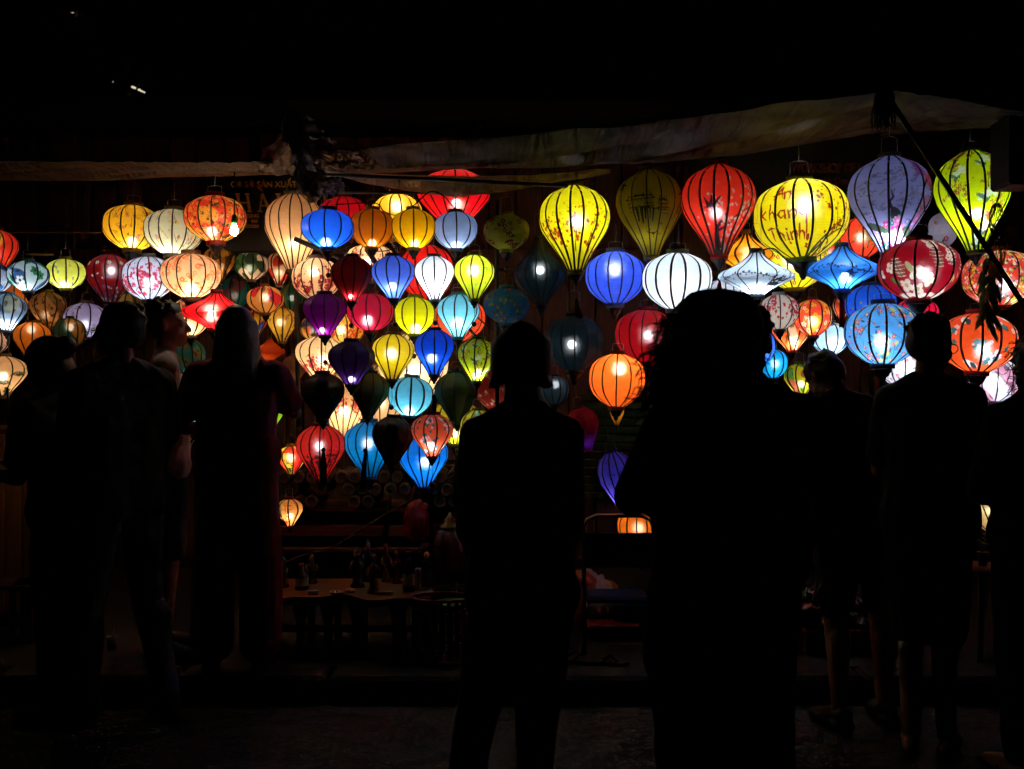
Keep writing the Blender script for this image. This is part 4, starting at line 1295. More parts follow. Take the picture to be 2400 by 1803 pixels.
for i, (px_, py_, a_) in enumerate(((1335, 1553, .5), (1408, 1558, -.2))):
    d_ = (CAMZ - KH) * FPX / (py_ - 901.5)
    o = thing('flip_flop', ('dark flip flop near the chair foot, toe towards the kerb', 'dark flip flop lying flat under the chair seat')[i], 'sandal', (at(px_, 0, d_).x, d_, KH), a_, SG)
    g = MB(); P = [(-.12, -.03), (-.06, -.035), (0, -.032), (.06, -.042), (.11, -.036), (.135, 0), (.11, .034), (.06, .04), (0, .034), (-.06, .036), (-.12, .03), (-.135, 0)]
    n_ = len(P)
    g.add([(x, y, .002) for x, y in P] + [(x, y, .02) for x, y in P], [tuple(range(n_ - 1, -1, -1)), tuple(range(n_, 2 * n_))] + [(q, (q + 1) % n_, n_ + (q + 1) % n_, n_ + q) for q in range(n_)])
    g.build('sole', cmat((34, 30, 30), rough=.7), o, False)
    MB().tube([(.0, -.035, .018), (.05, -.02, .045), (.085, 0, .02), (.05, .02, .045), (0, .035, .018)], .005, 6).build('strap', cmat((28, 26, 26), rough=.6), o)
# wooden sideboard with shelves behind the table and the rolls on it
sb = thing('sideboard', 'low red brown timber counter behind the slab table', 'counter', (at(830, 0, 6.1).x, 6.2, KH))
for z_, h_ in ((at(0, 1195, 6.0).z, .03), (at(0, 1245, 6.0).z, .07), (at(0, 1290, 6.0).z, .03)):
    MB().box((0, 0, z_ - KH), (1.25, .4, h_), None, .006).build('board', M['wood2'], sb, False)
MB().box((0, .15, .28), (1.2, .04, .56)).build('back_panel', M['wood2'], sb, False)
for s_ in (-1, 1):
    MB().box((s_ * .61, 0, .36), (.04, .38, .72), None, .006).build('side_panel', M['wood2'], sb, False)
RG = 'cloth rolls stacked behind the azure lantern'
rbm = MB().lathe([(.038, -.16), (.04, -.155), (.04, .16), (.02, .16)], 14).mesh('body'); rbm.materials.append(cmat((60, 44, 26), rough=.8))
rem = MB().lathe([(.022, 0), (.022, -.004), (.04, -.004), (.041, .01)], 14, cap=False).mesh('end_ring'); rem.materials.append(cmat((84, 62, 34), rough=.8, var=.6, scale=9))
zsb = at(0, 1195, 6.0).z + .016
for r_ in range(4):
    for c in range(13 - r_ % 2):
        if (c < 2 and r_ == 3) or rnd.random() < .3: continue
        o = thing('cloth_roll', 'brown cloth roll, ' + ('bottom row', 'second row', 'third row', 'topmost row')[r_] + ' of the stack behind the lanterns', 'roll', (at(690, 0, 6.1).x + .084 * c + .042 * (r_ % 2) - .02 + rnd.uniform(-.006, .006), 6.08 + rnd.uniform(-.02, .02), zsb + .042 + r_ * .073), 0, RG)
        o.scale = (1, 1, 1)
        a_ = obj('body', rbm, None, o); a_.rotation_euler = (R(90), 0, 0)
        b_ = obj('end_ring', rem, None, o); b_.rotation_euler = (R(-90), 0, 0); b_.location = (0, -.162, 0)
rbg = thing('red_bag', 'red plastic bag hanging by the counter end', 'bag', at(975, 1215, 5.75))
blob('body', (0, 0, -.02), .075, .06, .13, pmat('red_film', (165, 35, 30), rough=.35), rbg, .2, 9)
for s_ in (-1, 1): MB().tube([(s_ * .03, 0, .08), (s_ * .02, 0, .16), (0, 0, .2)], .006, 6).build('handle', pmat('red_film_handle', (165, 35, 30), rough=.35), rbg)
# dark cupboard behind the short haired woman
cb = thing('cupboard', 'dark cupboard with a pale edge behind the green tasselled lantern', 'cupboard', (at(1075, 0, 6.3).x, 6.4, KH))
MB().box((0, 0, .43), (.55, .4, .86), None, .01).build('body', pmat('blackened_wood', (38, 36, 40), rough=.5), cb, False)
for s_ in (-1, 1):
    d_ = MB().box((s_ * .135, -.205, .5), (.255, .02, .64), None, .006).build('door', pmat('blackened_door', (46, 44, 48), rough=.5), cb, False)
    MB().box((s_ * .03, -.222, .5), (.012, .014, .08), None, .003).build('handle', M['chrome'], d_, False)
MB().box((0, -.21, .1), (.54, .02, .03)).build('plinth', pmat('grey_edge', (120, 116, 112), rough=.5), cb, False)
# goods by the bowed man: red crate heaped with wrapped packets
cr = thing('crate', 'dark red crate heaped with wrapped packets behind the bowed man', 'crate', (at(1965, 0, 5.2).x, 5.15, KH))
cz = at(0, 1478, 5.0).z - KH
rc = pmat('crate_red', (110, 24, 22), rough=.4)
for i, (c, s_) in enumerate((((0, -.16, cz / 2), (.46, .015, cz)), ((0, .16, cz / 2), (.46, .015, cz)), ((-.225, 0, cz / 2), (.015, .3, cz)), ((.225, 0, cz / 2), (.015, .3, cz)))):
    MB().box(c, s_, None, .004).build('side', rc, cr, False)
MB().box((0, 0, .02), (.44, .3, .02)).build('base', rc, cr, False)
MB().tube([(-.235, -.17, cz), (.235, -.17, cz), (.235, .17, cz), (-.235, .17, cz), (-.235, -.17, cz)], .009, 6).build('rim', rc, cr)
PG = 'wrapped packets heaped in the dark red crate'
for i in range(16):
    px_ = [1875, 1895, 1915, 1935, 1885, 1905, 1925, 2020, 2035, 1950, 1970, 1990, 2010, 2045, 1900, 2028][i]
    zz = cz + KH + [.02, .03, .02, .01, .09, .1, .09, .02, .06, .02, .03, .02, .1, .01, .14, .13][i]
    o = thing('packet', ('brick red', 'silvery lilac', 'dark green', 'slate blue')[i % 4] + ' shiny wrapped packet in the heap on the dark red crate', 'packet', (at(px_, 0, 5.1).x, 5.1 + rnd.uniform(-.1, .12), zz), rnd.uniform(0, 3), PG)
    col = [(150, 60, 50), (180, 170, 190), (40, 60, 50), (70, 80, 140)][i % 4]
    blob('wrapper', (0, 0, 0), .055, .045, .04, pmat('foil_wrapper', col, rough=.15, spec=.9, var=.4), o, .35, i, 18, 12)
    MB().box((.055, 0, 0), (.03, .05, .004)).build('seal', cmat(col, rough=.5), o, False).rotation_euler = (rnd.uniform(-.4, .4), rnd.uniform(-.5, .5), 0)
# potted flowers low beside the frizzy haired person
pf = thing('flower_pot', 'small orange pot with yellow and pale flowers under the cream tilted lantern', 'potted plant', at(2303, 1312, 5.0))
pf.location.z = KH + .52
MB().lathe([(.02, -.07), (.028, .0), (.03, .0), (.022, -.002)], 14).build('pot', pmat('orange_glaze', (170, 85, 30), rough=.35), pf)
for i in range(22):
    p = Vector((rnd.gauss(0, .022), rnd.gauss(0, .02), rnd.uniform(.03, .1)))
    MB().tube([(p.x * .2, p.y * .2, -.01), p], .0012, 3).build('stem', lm[0], pf)
    MB().lathe([(.002, -.004), (.012, .002), (.008, .006), (.001, .004)], 7, p).build('blossom', cmat([(215, 215, 60), (230, 205, 180), (150, 160, 60)][i % 3], rough=.6), pf)
stl = thing('plant_stool', 'dark stool carrying the small orange flower pot', 'stool', (pf.location.x, 5.0, KH))
MB().lathe([(.14, .425), (.14, .45), (.0, .45)], 18).build('seat', M['wood'], stl)
for q in range(3):
    an = q * 2 * PI / 3
    MB().tube([(.1 * math.cos(an), .1 * math.sin(an), .43), (.14 * math.cos(an), .14 * math.sin(an), 0)], .014, 6).build('leg', M['wood'], stl)
# counter with lit amber panel at the near edge
ct = thing('display_counter', 'wooden display counter glowing amber under a small bulb', 'counter', (at(20, 0, 5.6).x, 5.7, KH))
c0 = at(0, 1010, 5.5).z - KH
MB().box((0, 0, c0), (.62, .4, .035), None, .008).build('counter_top', M['wood'], ct, False)
pm_ = pmat('honey_panel', (190, 120, 50), rough=.5, stretch=(8, 8, .6), scale=5)
pb = MB().box((0, 0, 0), (.092, .018, c0 - .1), None, .003).mesh('board', False); pb.materials.append(pm_)
for q in range(6):
    o = obj('board', pb, None, ct); o.location = (-.25 + q * .098, -.12 + rnd.uniform(-.003, .003), c0 / 2 + .03)
for s_ in (-1, 1): MB().box((s_ * .29, 0, c0 / 2), (.035, .36, c0 - .03)).build('side_panel', M['wood'], ct, False)
sb2 = thing('hanging_bulb', 'tiny warm bulb hanging before the amber display counter', 'light bulb', at(20, 1036, 5.15))
MB().tube([(0, 0, .02), (0, 0, .12), (-.005, 0, .28)], .005, 6).build('cord', M['cord'], sb2)
MB().lathe([(.012, .008), (.014, .02), (.012, .05), (.005, .055)], 10).build('socket', M['black'], sb2)
MB().sphere((0, 0, 0), (.009, .009, .012), 8, 6).build('bulb', emat((1, .78, .45), 60), sb2)
for i, (px_, h_, col, lb) in enumerate(((40, .07, (70, 60, 50), 'small dark pot on the display counter'), (68, .09, (140, 130, 120), 'slim grey vase on the display counter'), (98, .06, (60, 40, 30), 'squat brown bowl at the end of the display counter'))):
    o = thing(('pot', 'vase', 'bowl')[i], lb, ('pot', 'vase', 'bowl')[i], (at(px_, 0, 5.6).x, 5.62, KH + c0 + .018))
    MB().lathe([(.018, 0), (.03 - .008 * (i == 1), h_ * .4), (.022 - .008 * (i == 1), h_ * .8)], 12).build('body', cmat(col, rough=.4), o)
    MB().lathe([(.024 - .008 * (i == 1), h_ * .78), (.026 - .008 * (i == 1), h_), (.016, h_)], 12).build('rim', cmat(col, rough=.4), o)
# low stools at the near side
for i, px_ in enumerate((30, 95)):
    d_ = 5.3
    o = thing('wooden_stool', ('dark wooden stool below the amber display counter', 'dark wooden stool beside the legs of the shorter person')[i], 'stool', (at(px_, 0, d_).x, d_, KH), .2)
    MB().box((0, 0, .3), (.26, .24, .025), None, .006).build('seat', M['wood'], o, False)
    for a_ in (-1, 1):
        for b_ in (-1, 1):
            MB().box((a_ * .11, b_ * .1, .144), (.025, .025, .287)).build('leg', M['wood'], o, False)
# a little water glass on the ground between the legs
wg = thing('plastic_cup', 'small clear cup standing on the road between trouser legs', 'cup', (at(262, 0, 5.1).x, 5.1, KH))
MB().lathe([(.02, 0), (.028, .07), (.026, .07), (.019, .004)], 12).build('body', pmat('frosted_plastic', (210, 205, 200), rough=.2), wg)
MB().tube([(.0, 0, .05), (.012, 0, .11)], .002, 5).build('straw', cmat((230, 225, 220), rough=.4), wg)
# ------------------------------------------------------------------ the lantern stock
W_ = (235, 232, 225)
CR = (250, 205, 150)
l = lantern
# --- the rows over the heads on the near side of the cream lantern
l(-8, 541, 640, 48, 6.0, 'balloon', (225, 50, 35), .8, 'red and ochre patched lantern cut by the frame edge, highest beside the dark shop wall', 'patch', dict(cols=((225, 160, 60),), f=4), tint='n', bt=.5)
l(311, 484, 584, 68, 5.9, 'round', (250, 195, 40), 1.3, 'golden lantern with tiny twig print beside the pale mint one, under the dark awning', 'floral', dict(cols=((190, 80, 60), (220, 110, 110)), leaf=(110, 90, 20), n=70, r=.05), tint='n', bt=.8, nr=14)
l(406, 494, 596, 67, 5.72, 'round', (225, 228, 200), 1.25, 'pale mint lantern sprinkled with coral flowers, between the golden and the red gold one', 'floral', dict(cols=((235, 130, 110), (240, 190, 90)), leaf=(60, 80, 60), n=46, r=.06), tint='n', bt=.85, nr=14)
l(505, 462, 566, 71, 5.5, 'round', (215, 55, 35), 1.15, 'red lantern in dense gold flower print with a bare bulb dangling in front', 'chintz', dict(cols=((230, 170, 60), (215, 150, 60), (60, 45, 25)), n=520, r=.06), tint='n', bt=.75, nr=14)
l(66, 613, 682, 46, 5.55, 'round', (205, 220, 225), 1.15, 'small white lantern with broad green leaves and blue flowers', 'patch', dict(cols=((20, 140, 80), (60, 100, 160)), f=3, flowers=((20, 130, 75), (245, 245, 240), (60, 100, 160)), r=.2), tint='c', bt=.85, nr=10)
l(154, 609, 676, 46, 5.85, 'round', (240, 235, 90), 1.5, 'small lemon lantern with faint flowers, next to the green leafed white one', 'floral', dict(cols=((230, 130, 120), (60, 130, 170)), leaf=(90, 130, 130), n=18, r=.07), tint='c', bt=.85, nr=10)
l(-4, 622, 684, 32, 5.6, 'round', (225, 235, 250), 1.3, 'white lantern with blue brush marks cut by the frame edge, upper of two', 'patch', dict(cols=((60, 100, 150),), f=5), tint='c', bt=.85, nr=10)
l(258, 600, 710, 55, 6.3, 'balloon', (150, 10, 20), .55, 'dark red lantern whose lower half is crowded with blue white flowers', 'lower', None, tint='c', bt=.32, tr=.10, nr=12)
l(348, 604, 702, 60, 5.8, 'round', (222, 226, 245), 1.2, 'white lantern with crimson plum blossoms beside the peach one', 'sprig', dict(col=(215, 50, 80), branch=(90, 80, 110), r=.085, n=6, low=.98, span=.9, w=.03, core=None), tint='c', bt=.6, nr=14)
l(448, 597, 697, 70, 5.65, 'round', (255, 205, 160), 1.55, 'peach lantern with coral medallions and sprigs above the red saucer lantern', 'floral', dict(cols=((255, 140, 90), (250, 120, 80), (255, 160, 110)), leaf=(235, 110, 70), n=52, r=.1), tint='n', bt=.75, nr=14)
l(34, 668, 742, 37, 6.0, 'round', (235, 130, 25), .7, 'plain amber lantern peeping out behind the ice blue balloon one', tint='w', bt=.6, nr=10)
l(18, 690, 775, 43, 5.5, 'balloon', (205, 228, 250), 1.7, 'ice blue balloon lantern with cloud print, glowing white at its foot', 'patch', dict(cols=((150, 180, 210), (215, 215, 190)), f=3), tint='c', bt=.82, nr=12)
l(113, 686, 770, 41, 5.9, 'balloon', (190, 140, 90), .35, 'brown balloon lantern with dark scrollwork print, only faintly lit', 'chintz', dict(cols=((100, 50, 25), (70, 30, 30), (60, 60, 30)), n=120, r=.1), tint='w', bt=.6, nr=10, tr=.02)
l(201, 712, 790, 49, 6.2, 'round', (195, 170, 205), .5, 'lilac lantern half hidden behind the big man with spectacles', 'floral', dict(cols=((120, 110, 130), (90, 110, 100)), n=14, r=.09), tint='c', bt=.6, nr=10, tr=.03)
l(300, 690, 765, 48, 6.6, 'round', (190, 170, 105), .3, 'olive cream lantern showing only between two dark heads', 'patch', dict(cols=((110, 100, 60),), f=5), tint='w', bt=.6, nr=12, tr=.02)
l(75, 757, 842, 43, 5.7, 'balloon', (225, 125, 30), .42, 'rust orange balloon lantern with one bright bulb spot, above the shorter person', 'chintz', dict(cols=((215, 130, 45), (190, 95, 25), (190, 100, 25)), n=90, r=.06, patches=False), tint='n', bt=.2, nr=10, tr=.09)
l(164, 746, 818, 35, 5.9, 'globe', (30, 60, 40), .4, 'small dark green lantern with gold panel and a bright bulb spot', 'patch', dict(cols=((150, 95, 30),), f=3), tint='n', bt=.3, nr=10, tr=.11)
l(-6, 770, 826, 27, 5.6, 'round', (235, 190, 170), .6, 'dusty pink lantern cut by the frame edge above the palm leaf one', 'patch', dict(cols=((40, 90, 90),), f=3), tint='n', bt=.4, nr=10)
l(6, 836, 927, 54, 5.5, 'balloon', (245, 195, 140), .65, 'peach balloon lantern painted with dark palm fronds, lowest at the frame edge', 'palm', None, tint='n', bt=.5, nr=10, tr=.09)
l(514, 580, 656, 38, 6.4, 'balloon', (215, 155, 70), .4, 'tan lantern with black brown print behind the peach medallion one', 'patch', dict(cols=((60, 45, 25), (160, 110, 40)), f=5), tint='w', bt=.6, nr=10, tr=.02)
l(589, 592, 656, 40, 6.65, 'globe', (240, 200, 165), .5, 'cream lantern with large green leaves hanging beneath the shop sign', 'patch', dict(cols=((60, 95, 45), (250, 205, 180), (40, 60, 40)), f=3), tint='n', bt=.6, nr=10, tr=.02)
l(656, 592, 670, 31, 6.8, 'balloon', (245, 195, 150), .5, 'slim cream balloon lantern with red petals, behind the plain cream one', 'patch', dict(cols=((215, 50, 45),), f=4), tint='n', bt=.6, nr=10, tr=.02, collar=(200, 190, 180))
l(690, 459, 633, 69, 5.75, 'balloon', (250, 195, 140), 1.0, 'tall plain cream balloon lantern with thin dark ribs under the shop sign', tint='n', bt=.64, nr=16, tr=.05, ribw=3.5, collar=(70, 60, 40))
l(551, 650, 722, 36, 6.8, 'globe', (20, 110, 105), .16, 'dim teal lantern in the dark gap above the small crimson gold one', 'patch', dict(cols=((120, 60, 60),), f=3), tint='n', bt=.6, nr=10, tr=.02)
l(622, 672, 734, 43, 6.2, 'globe', (240, 165, 80), .5, 'crimson and gold patched lantern with a sharp bulb glint, behind the long haired woman', 'patch', dict(cols=((225, 40, 50), (225, 150, 70)), f=3), tint='n', bt=.42, nr=10, tr=.11)
l(507, 689, 771, 85, 5.45, 'diamond', (235, 25, 35), 1.1, 'wide plain red saucer lantern above the woman holding a camera', tint='n', bt=.6, nr=14, tr=.08, collar=(110, 20, 20), tassel=((200, 20, 30), 790, 848, 5))
l(446, 700, 787, 44, 5.8, 'round', (255, 215, 165), 1.5, 'peach lantern with coral blotches, half covered by the red saucer one', 'patch', dict(cols=((250, 150, 90),), f=4), tint='n', bt=.75, nr=10)
l(446, 797, 892, 36, 5.9, 'balloon', (60, 170, 150), .6, 'jade balloon lantern with gold lace band behind the woman holding a camera', 'patch', dict(cols=((175, 150, 70),), f=6), tint='c', bt=.85, nr=10)
l(600, 722, 790, 27, 6.6, 'balloon', (240, 185, 50), .5, 'small yellow balloon lantern with blue and red patches, beside the long haired head', 'patch', dict(cols=((40, 60, 140), (220, 80, 40)), f=3), tint='n', bt=.6, nr=10, tr=.02)
l(661, 723, 801, 36, 6.38, 'balloon', (240, 185, 60), .55, 'mustard balloon lantern with ink plants and a bulb glint near the purple one', 'floral', dict(cols=((190, 70, 50), (110, 110, 70)), leaf=(80, 80, 40), n=16, r=.1), tint='n', bt=.42, nr=10, tr=.10, collar=(120, 100, 60))
l(632, 796, 846, 36, 6.5, 'diamond', (225, 90, 40), .16, 'dim orange saucer lantern beside the shoulder of the long haired woman', tint='w', bt=.6, nr=10, tr=.0, rib=False)
l(693, 833, 892, 30, 6.5, 'balloon', (190, 150, 120), .04, 'unlit grey beige lantern with a yellow bead and long pale tassel', tint='w', nr=10, tr=.0, rib=False, collar=(150, 120, 100), fin=False, tassel=((150, 130, 120), 930, 1020, 4))  # unlit lantern; weak bulb added inside to brighten its cloth
l(733, 742, 800, 30, 6.6, 'globe', (250, 190, 80), .6, 'orange yellow lantern with a blue fish shape behind the deep purple one', 'patch', dict(cols=((240, 120, 60), (70, 80, 120)), f=3), tint='n', bt=.6, nr=10, tr=.02)
l(684, 664, 742, 27, 6.9, 'balloon', (110, 120, 60), .28, 'small olive green balloon lantern with a bulb glint beneath the cream one', 'patch', dict(cols=((20, 90, 70),), f=2), tint='n', bt=.45, nr=10, tr=.12)
# --- the cluster on the rack in the middle
l(768, 494, 580, 62, 5.16, 'round', (35, 110, 250), 1.45, 'bright blue round lantern, first of the uppermost row of plain silks', bt=.85, nr=10, collar=(20, 40, 90), cord=640)
l(872, 493, 580, 52, 5.34, 'round', (225, 130, 15), .75, 'burnt orange round lantern between the blue one and the two yellow ones', bt=.88, nr=10, tr=.10, collar=(130, 90, 20), tint='n', yaw=.16)
l(969, 493, 582, 52, 5.18, 'round', (250, 195, 10), 1.3, 'golden yellow round lantern next to the pale grey one in the uppermost row', bt=.86, nr=10, collar=(150, 120, 20), tint='n')
l(1068, 499, 583, 53, 5.28, 'round', (175, 195, 235), .85, 'pale blue grey round lantern in front of the big red one', bt=.88, nr=10, collar=(70, 75, 85), cord=645)
l(824, 603, 706, 49, 4.92, 'balloon', (140, 10, 15), 1.35, 'dark red balloon lantern with a white hot foot, in front of the cream floral ones', bt=0.9, nr=10, tr=.05, cord=758, collar=(50, 10, 10))
l(922, 602, 700, 50, 4.92, 'balloon', (95, 130, 250), 1.5, 'cornflower blue balloon lantern between the dark red and the white one', bt=.7, nr=10, tr=.05, cord=755, collar=(60, 70, 110))
l(1018, 603, 702, 48, 4.92, 'balloon', (240, 242, 250), 3.6, 'plain white balloon lantern between the cornflower blue and the lime flowered one', bt=.62, nr=10, collar=(140, 145, 140), cord=752)
l(1112, 600, 701, 47, 4.95, 'balloon', (222, 232, 40), 1.7, 'lime yellow balloon lantern with tiny flowers, end of the second row', 'floral', dict(cols=((220, 130, 110), (70, 110, 170)), leaf=(120, 150, 40), n=40, r=.045), bt=.35, nr=10, collar=(150, 160, 30), cord=755)
l(761, 690, 786, 52, 5.2, 'balloon', (112, 4, 100), 1.25, 'deep purple balloon lantern glowing violet at its foot', bt=.87, nr=10, tint='c', tr=.05, collar=(20, 8, 25), cord=845)
l(868, 690, 775, 55, 5.2, 'round', (205, 22, 55), .95, 'crimson round lantern with a white bulb spot, beside the deep purple one', bt=.7, nr=10, tr=.11, collar=(90, 15, 20), cord=860)
l(971, 698, 782, 49, 5.2, 'round', (240, 230, 8), 2.3, 'plain lemon round lantern beneath the gap of the blue and white balloons', bt=.83, nr=10, collar=(160, 170, 20), yaw=.12, cord=830)
l(1074, 692, 790, 49, 5.2, 'balloon', (130, 220, 240), 1.7, 'light cyan balloon lantern beneath the lime flowered one', bt=.62, nr=10, collar=(60, 130, 140), cord=860)
l(824, 801, 901, 54, 4.88, 'balloon', (36, 9, 58), 1.15, 'indigo black balloon lantern with a white pink glow at its foot', bt=.87, nr=10, tint='c', tr=.06, collar=(12, 10, 25))
l(920, 785, 889, 48, 4.97, 'balloon', (235, 195, 20), 1.15, 'yellow balloon lantern with a bulb spot in the middle, above the aqua round one', bt=.42, nr=10, tr=.09, collar=(110, 80, 25), cord=950)
l(1018, 775, 878, 48, 4.92, 'balloon', (15, 80, 225), 1.15, 'royal blue balloon lantern hanging under the light cyan one', bt=.62, nr=10, tr=.08, collar=(15, 40, 80), tassel=((20, 50, 130), 925, 990, 5), yaw=.08)
l(1119, 795, 893, 47, 4.95, 'balloon', (215, 230, 30), 1.6, 'lime balloon lantern painted with plum blossoms, glowing white at its foot', 'cranes', None, bt=.82, nr=10, collar=(110, 150, 20), fin=True)
l(757, 876, 983, 51, 5.2, 'balloon', (12, 14, 18), 0, 'black unlit balloon lantern under the deep purple one', nr=10, tr=.0, collar=(8, 8, 10), rib=False, tassel=((16, 16, 18), 1050, 1125, 6))
l(866, 874, 975, 45, 5.2, 'balloon', (95, 110, 35), 0, 'olive green unlit balloon lantern beside the indigo black one', nr=10, tr=.0, collar=(40, 45, 20), tassel=((45, 60, 30), 1052, 1140, 5))
l(962, 885, 973, 54, 5.2, 'round', (110, 215, 240), 1.45, 'aqua round lantern in the lower half of the rack', bt=.85, nr=10, collar=(60, 120, 140), yaw=.1, ribw=5)
l(1070, 874, 988, 51, 5.25, 'balloon', (70, 95, 45), 0, 'moss green unlit balloon lantern with a blue tassel over it', nr=10, tr=.0, collar=(50, 90, 70), tassel=((70, 130, 40), 1052, 1185, 7))
l(752, 998, 1122, 57, 5.5, 'balloon', (215, 35, 25), .7, 'red balloon lantern with dark blossoms under the black unlit one', 'sprig', dict(col=(60, 15, 25), branch=(90, 20, 20), r=.075, n=6, low=.9, span=.5, w=.015), bt=.38, nr=14, tr=.1)
l(866, 990, 1117, 59, 5.6, 'balloon', (0, 130, 190), .75, 'teal blue balloon lantern under the olive unlit one', bt=.38, nr=14, tr=.1, tassel=((60, 110, 40), 1062, 1140, 5))
l(920, 978, 1090, 47, 4.95, 'balloon', (70, 58, 58), 0, 'charcoal brown unlit balloon lantern with a long pinkish tassel', 'patch', dict(cols=((95, 80, 84),), f=5), nr=10, tr=.0, collar=(30, 30, 40), rib=True, tassel=((170, 150, 145), 1145, 1265, 6), ta=-.08)
l(1013, 972, 1069, 49, 4.92, 'balloon', (245, 95, 55), 1.05, 'coral balloon lantern painted with white birds and pink blossoms', 'bigblossom', None, bt=.72, nr=10, collar=(150, 30, 30), tassel=((30, 70, 130), 1130, 1290, 4))
l(992, 1020, 1141, 59, 5.5, 'balloon', (10, 130, 235), 1.0, 'bright azure balloon lantern, lowest of the lit ones on the rack', bt=.5, nr=14, tr=.1, collar=(10, 60, 100))
l(1068, 940, 1040, 56, 5.8, 'balloon', (245, 215, 30), 1.0, 'yellow balloon lantern mostly hidden behind the moss green one', bt=.75, nr=14)
l(1120, 962, 1066, 41, 5.1, 'balloon', (225, 225, 60), 1.4, 'lemon and turquoise flowered balloon lantern beside the short haired woman', 'patch', dict(cols=((130, 215, 215), (240, 200, 30)), f=5, flowers=((230, 130, 60),)), bt=.6, nr=10)
l(684, 1046, 1111, 34, 5.6, 'balloon', (245, 205, 60), 1.0, 'small yellow and crimson lantern with a sun face motif', 'sun', None, tint='n', bt=.4, nr=8, tr=.1)
l(679, 1170, 1232, 31, 5.3, 'balloon', (255, 175, 95), 1.25, 'small orange lantern with red line drawing, hanging lowest beside the red dress', 'rings', None, tint='n', bt=.6, nr=8, collar=(120, 20, 20))
l(640, 938, 1000, 26, 5.9, 'balloon', (150, 190, 30), .5, 'small lime lantern showing beside the arm of the long haired woman', nr=10, bt=.6, rib=False, tr=.0)
l(742, 607, 702, 57, 5.5, 'round', (255, 205, 160), .95, 'cream lantern with dark red blossoms behind the deep purple one', 'sprig', dict(col=(150, 25, 35), branch=(70, 60, 50), r=.075, n=6, low=.95, span=.6, w=.012), tint='n', bt=.35, nr=14, tr=.1, ribw=3.5)
l(868, 574, 655, 58, 5.9, 'round', (255, 215, 165), 1.2, 'cream lantern with red sprigs seen behind the orange and dark red ones', 'sprig', dict(col=(180, 35, 35), branch=(90, 70, 50), r=.07, n=6, low=.9, span=.6, w=.012), tint='n', bt=.5, nr=14, ribw=3.5)
l(806, 464, 560, 62, 6.15, 'round', (200, 15, 35), .6, 'wine red lantern behind the bright blue round one', bt=.6, nr=14, tint='n', tr=.03)
l(930, 458, 560, 61, 5.8, 'round', (255, 190, 40), 1.35, 'amber yellow lantern high behind the golden yellow one', bt=.3, nr=14, tint='n')
l(1064, 402, 535, 86, 5.95, 'balloon', (225, 15, 30), 1.0, 'big red lantern tucked up under the sagging awning', bt=.55, nr=16, tint='n', tr=.08)
l(1000, 577, 705, 64, 5.9, 'globe', (235, 30, 30), 1.0, 'scarlet lantern behind the cornflower blue and white balloons', bt=.5, nr=14, tint='n', tr=.02)
l(1072, 700, 800, 66, 5.9, 'globe', (250, 90, 50), 1.0, 'orange red lantern behind the light cyan balloon', bt=.5, nr=14, tint='n', tr=.02)
l(806, 738, 808, 50, 6.3, 'globe', (245, 185, 60), .9, 'mustard lantern with red blossoms between the purple and the crimson ones', 'sprig', dict(col=(190, 60, 30), branch=(120, 80, 30), r=.08, n=6, low=.95, span=.6, w=.012), tint='n', bt=.5, nr=12)
l(752, 790, 893, 61, 5.7, 'balloon', (255, 215, 165), 1.35, 'cream balloon lantern with red blossoms above the black unlit one', 'sprig', dict(col=(165, 30, 35), branch=(70, 60, 50), r=.065, n=6, low=.85, span=.55, w=.012), tint='n', bt=.5, nr=14, ribw=3.5)
l(802, 862, 1024, 76, 6.1, 'balloon', (255, 205, 150), 1.1, 'large cream balloon lantern with red sprigs, its foot showing between black and olive ones', 'sprig', dict(col=(200, 60, 45), branch=(110, 70, 50), r=.05, n=7, low=.8, span=.5, w=.01), tint='n', bt=.6, nr=20, ribw=3)
l(968, 786, 966, 84, 6.2, 'balloon', (255, 220, 180), 1.6, 'large glowing cream balloon lantern behind the yellow and royal blue ones', tint='n', bt=.45, nr=16, ribw=3.5)
l(895, 856, 1026, 66, 6.6, 'balloon', (250, 205, 155), .8, 'cream lantern mostly covered by the olive and charcoal unlit ones', tint='n', bt=.5, nr=16, ribw=3)
# --- unlit and dark ones in the gap
l(1187, 505, 586, 54, 5.3, 'round', (185, 180, 50), .02, 'dim yellow lantern with brown print, unlit, beneath the sagging awning', 'floral', dict(cols=((110, 60, 25), (120, 40, 30)), leaf=(70, 60, 20), n=46, r=.1), nr=10, tr=.0, rib=False, collar=(150, 140, 50), hang=44, tassel=((160, 130, 40), 625, 672, 5))  # faint glowing bulb is added; the lantern itself is unlit
l(1187, 677, 758, 55, 5.3, 'round', (60, 140, 190), .015, 'unlit turquoise lantern with red blossom print beside the black onion one', 'floral', dict(cols=((190, 60, 50), (170, 150, 60)), leaf=(40, 80, 60), n=50, r=.09), nr=8, tr=.0, rib=False, collar=(60, 110, 120))  # added bulb, barely glowing, lifts the cloth of this unlit lantern
l(1265, 562, 715, 62, 5.45, 'onion', (9, 29, 36), .42, 'black onion shaped lantern with a square white bulb glint', bt=.48, nr=14, tr=.24, collar=(10, 12, 14), hang=60)
l(1346, 742, 868, 70, 5.35, 'globe', (9, 29, 36), .45, 'black globe lantern with a white bulb glint under the blossom painted yellow one', bt=.52, nr=14, tr=.24, collar=(10, 12, 14), hang=60)
l(1300, 882, 948, 34, 5.7, 'round', (40, 60, 70), .4, 'small dark smoky lantern with a cold spark, at the shoulder of the short haired woman', bt=.3, nr=10, tr=.13)
l(1160, 858, 958, 50, 6.0, 'globe', (170, 40, 25), .12, 'dim brick red lantern with cream print beside the short haired head', 'floral', dict(cols=((220, 200, 180), (210, 170, 140)), leaf=(200, 190, 160), n=36, r=.09), nr=10, tr=.0, rib=False)
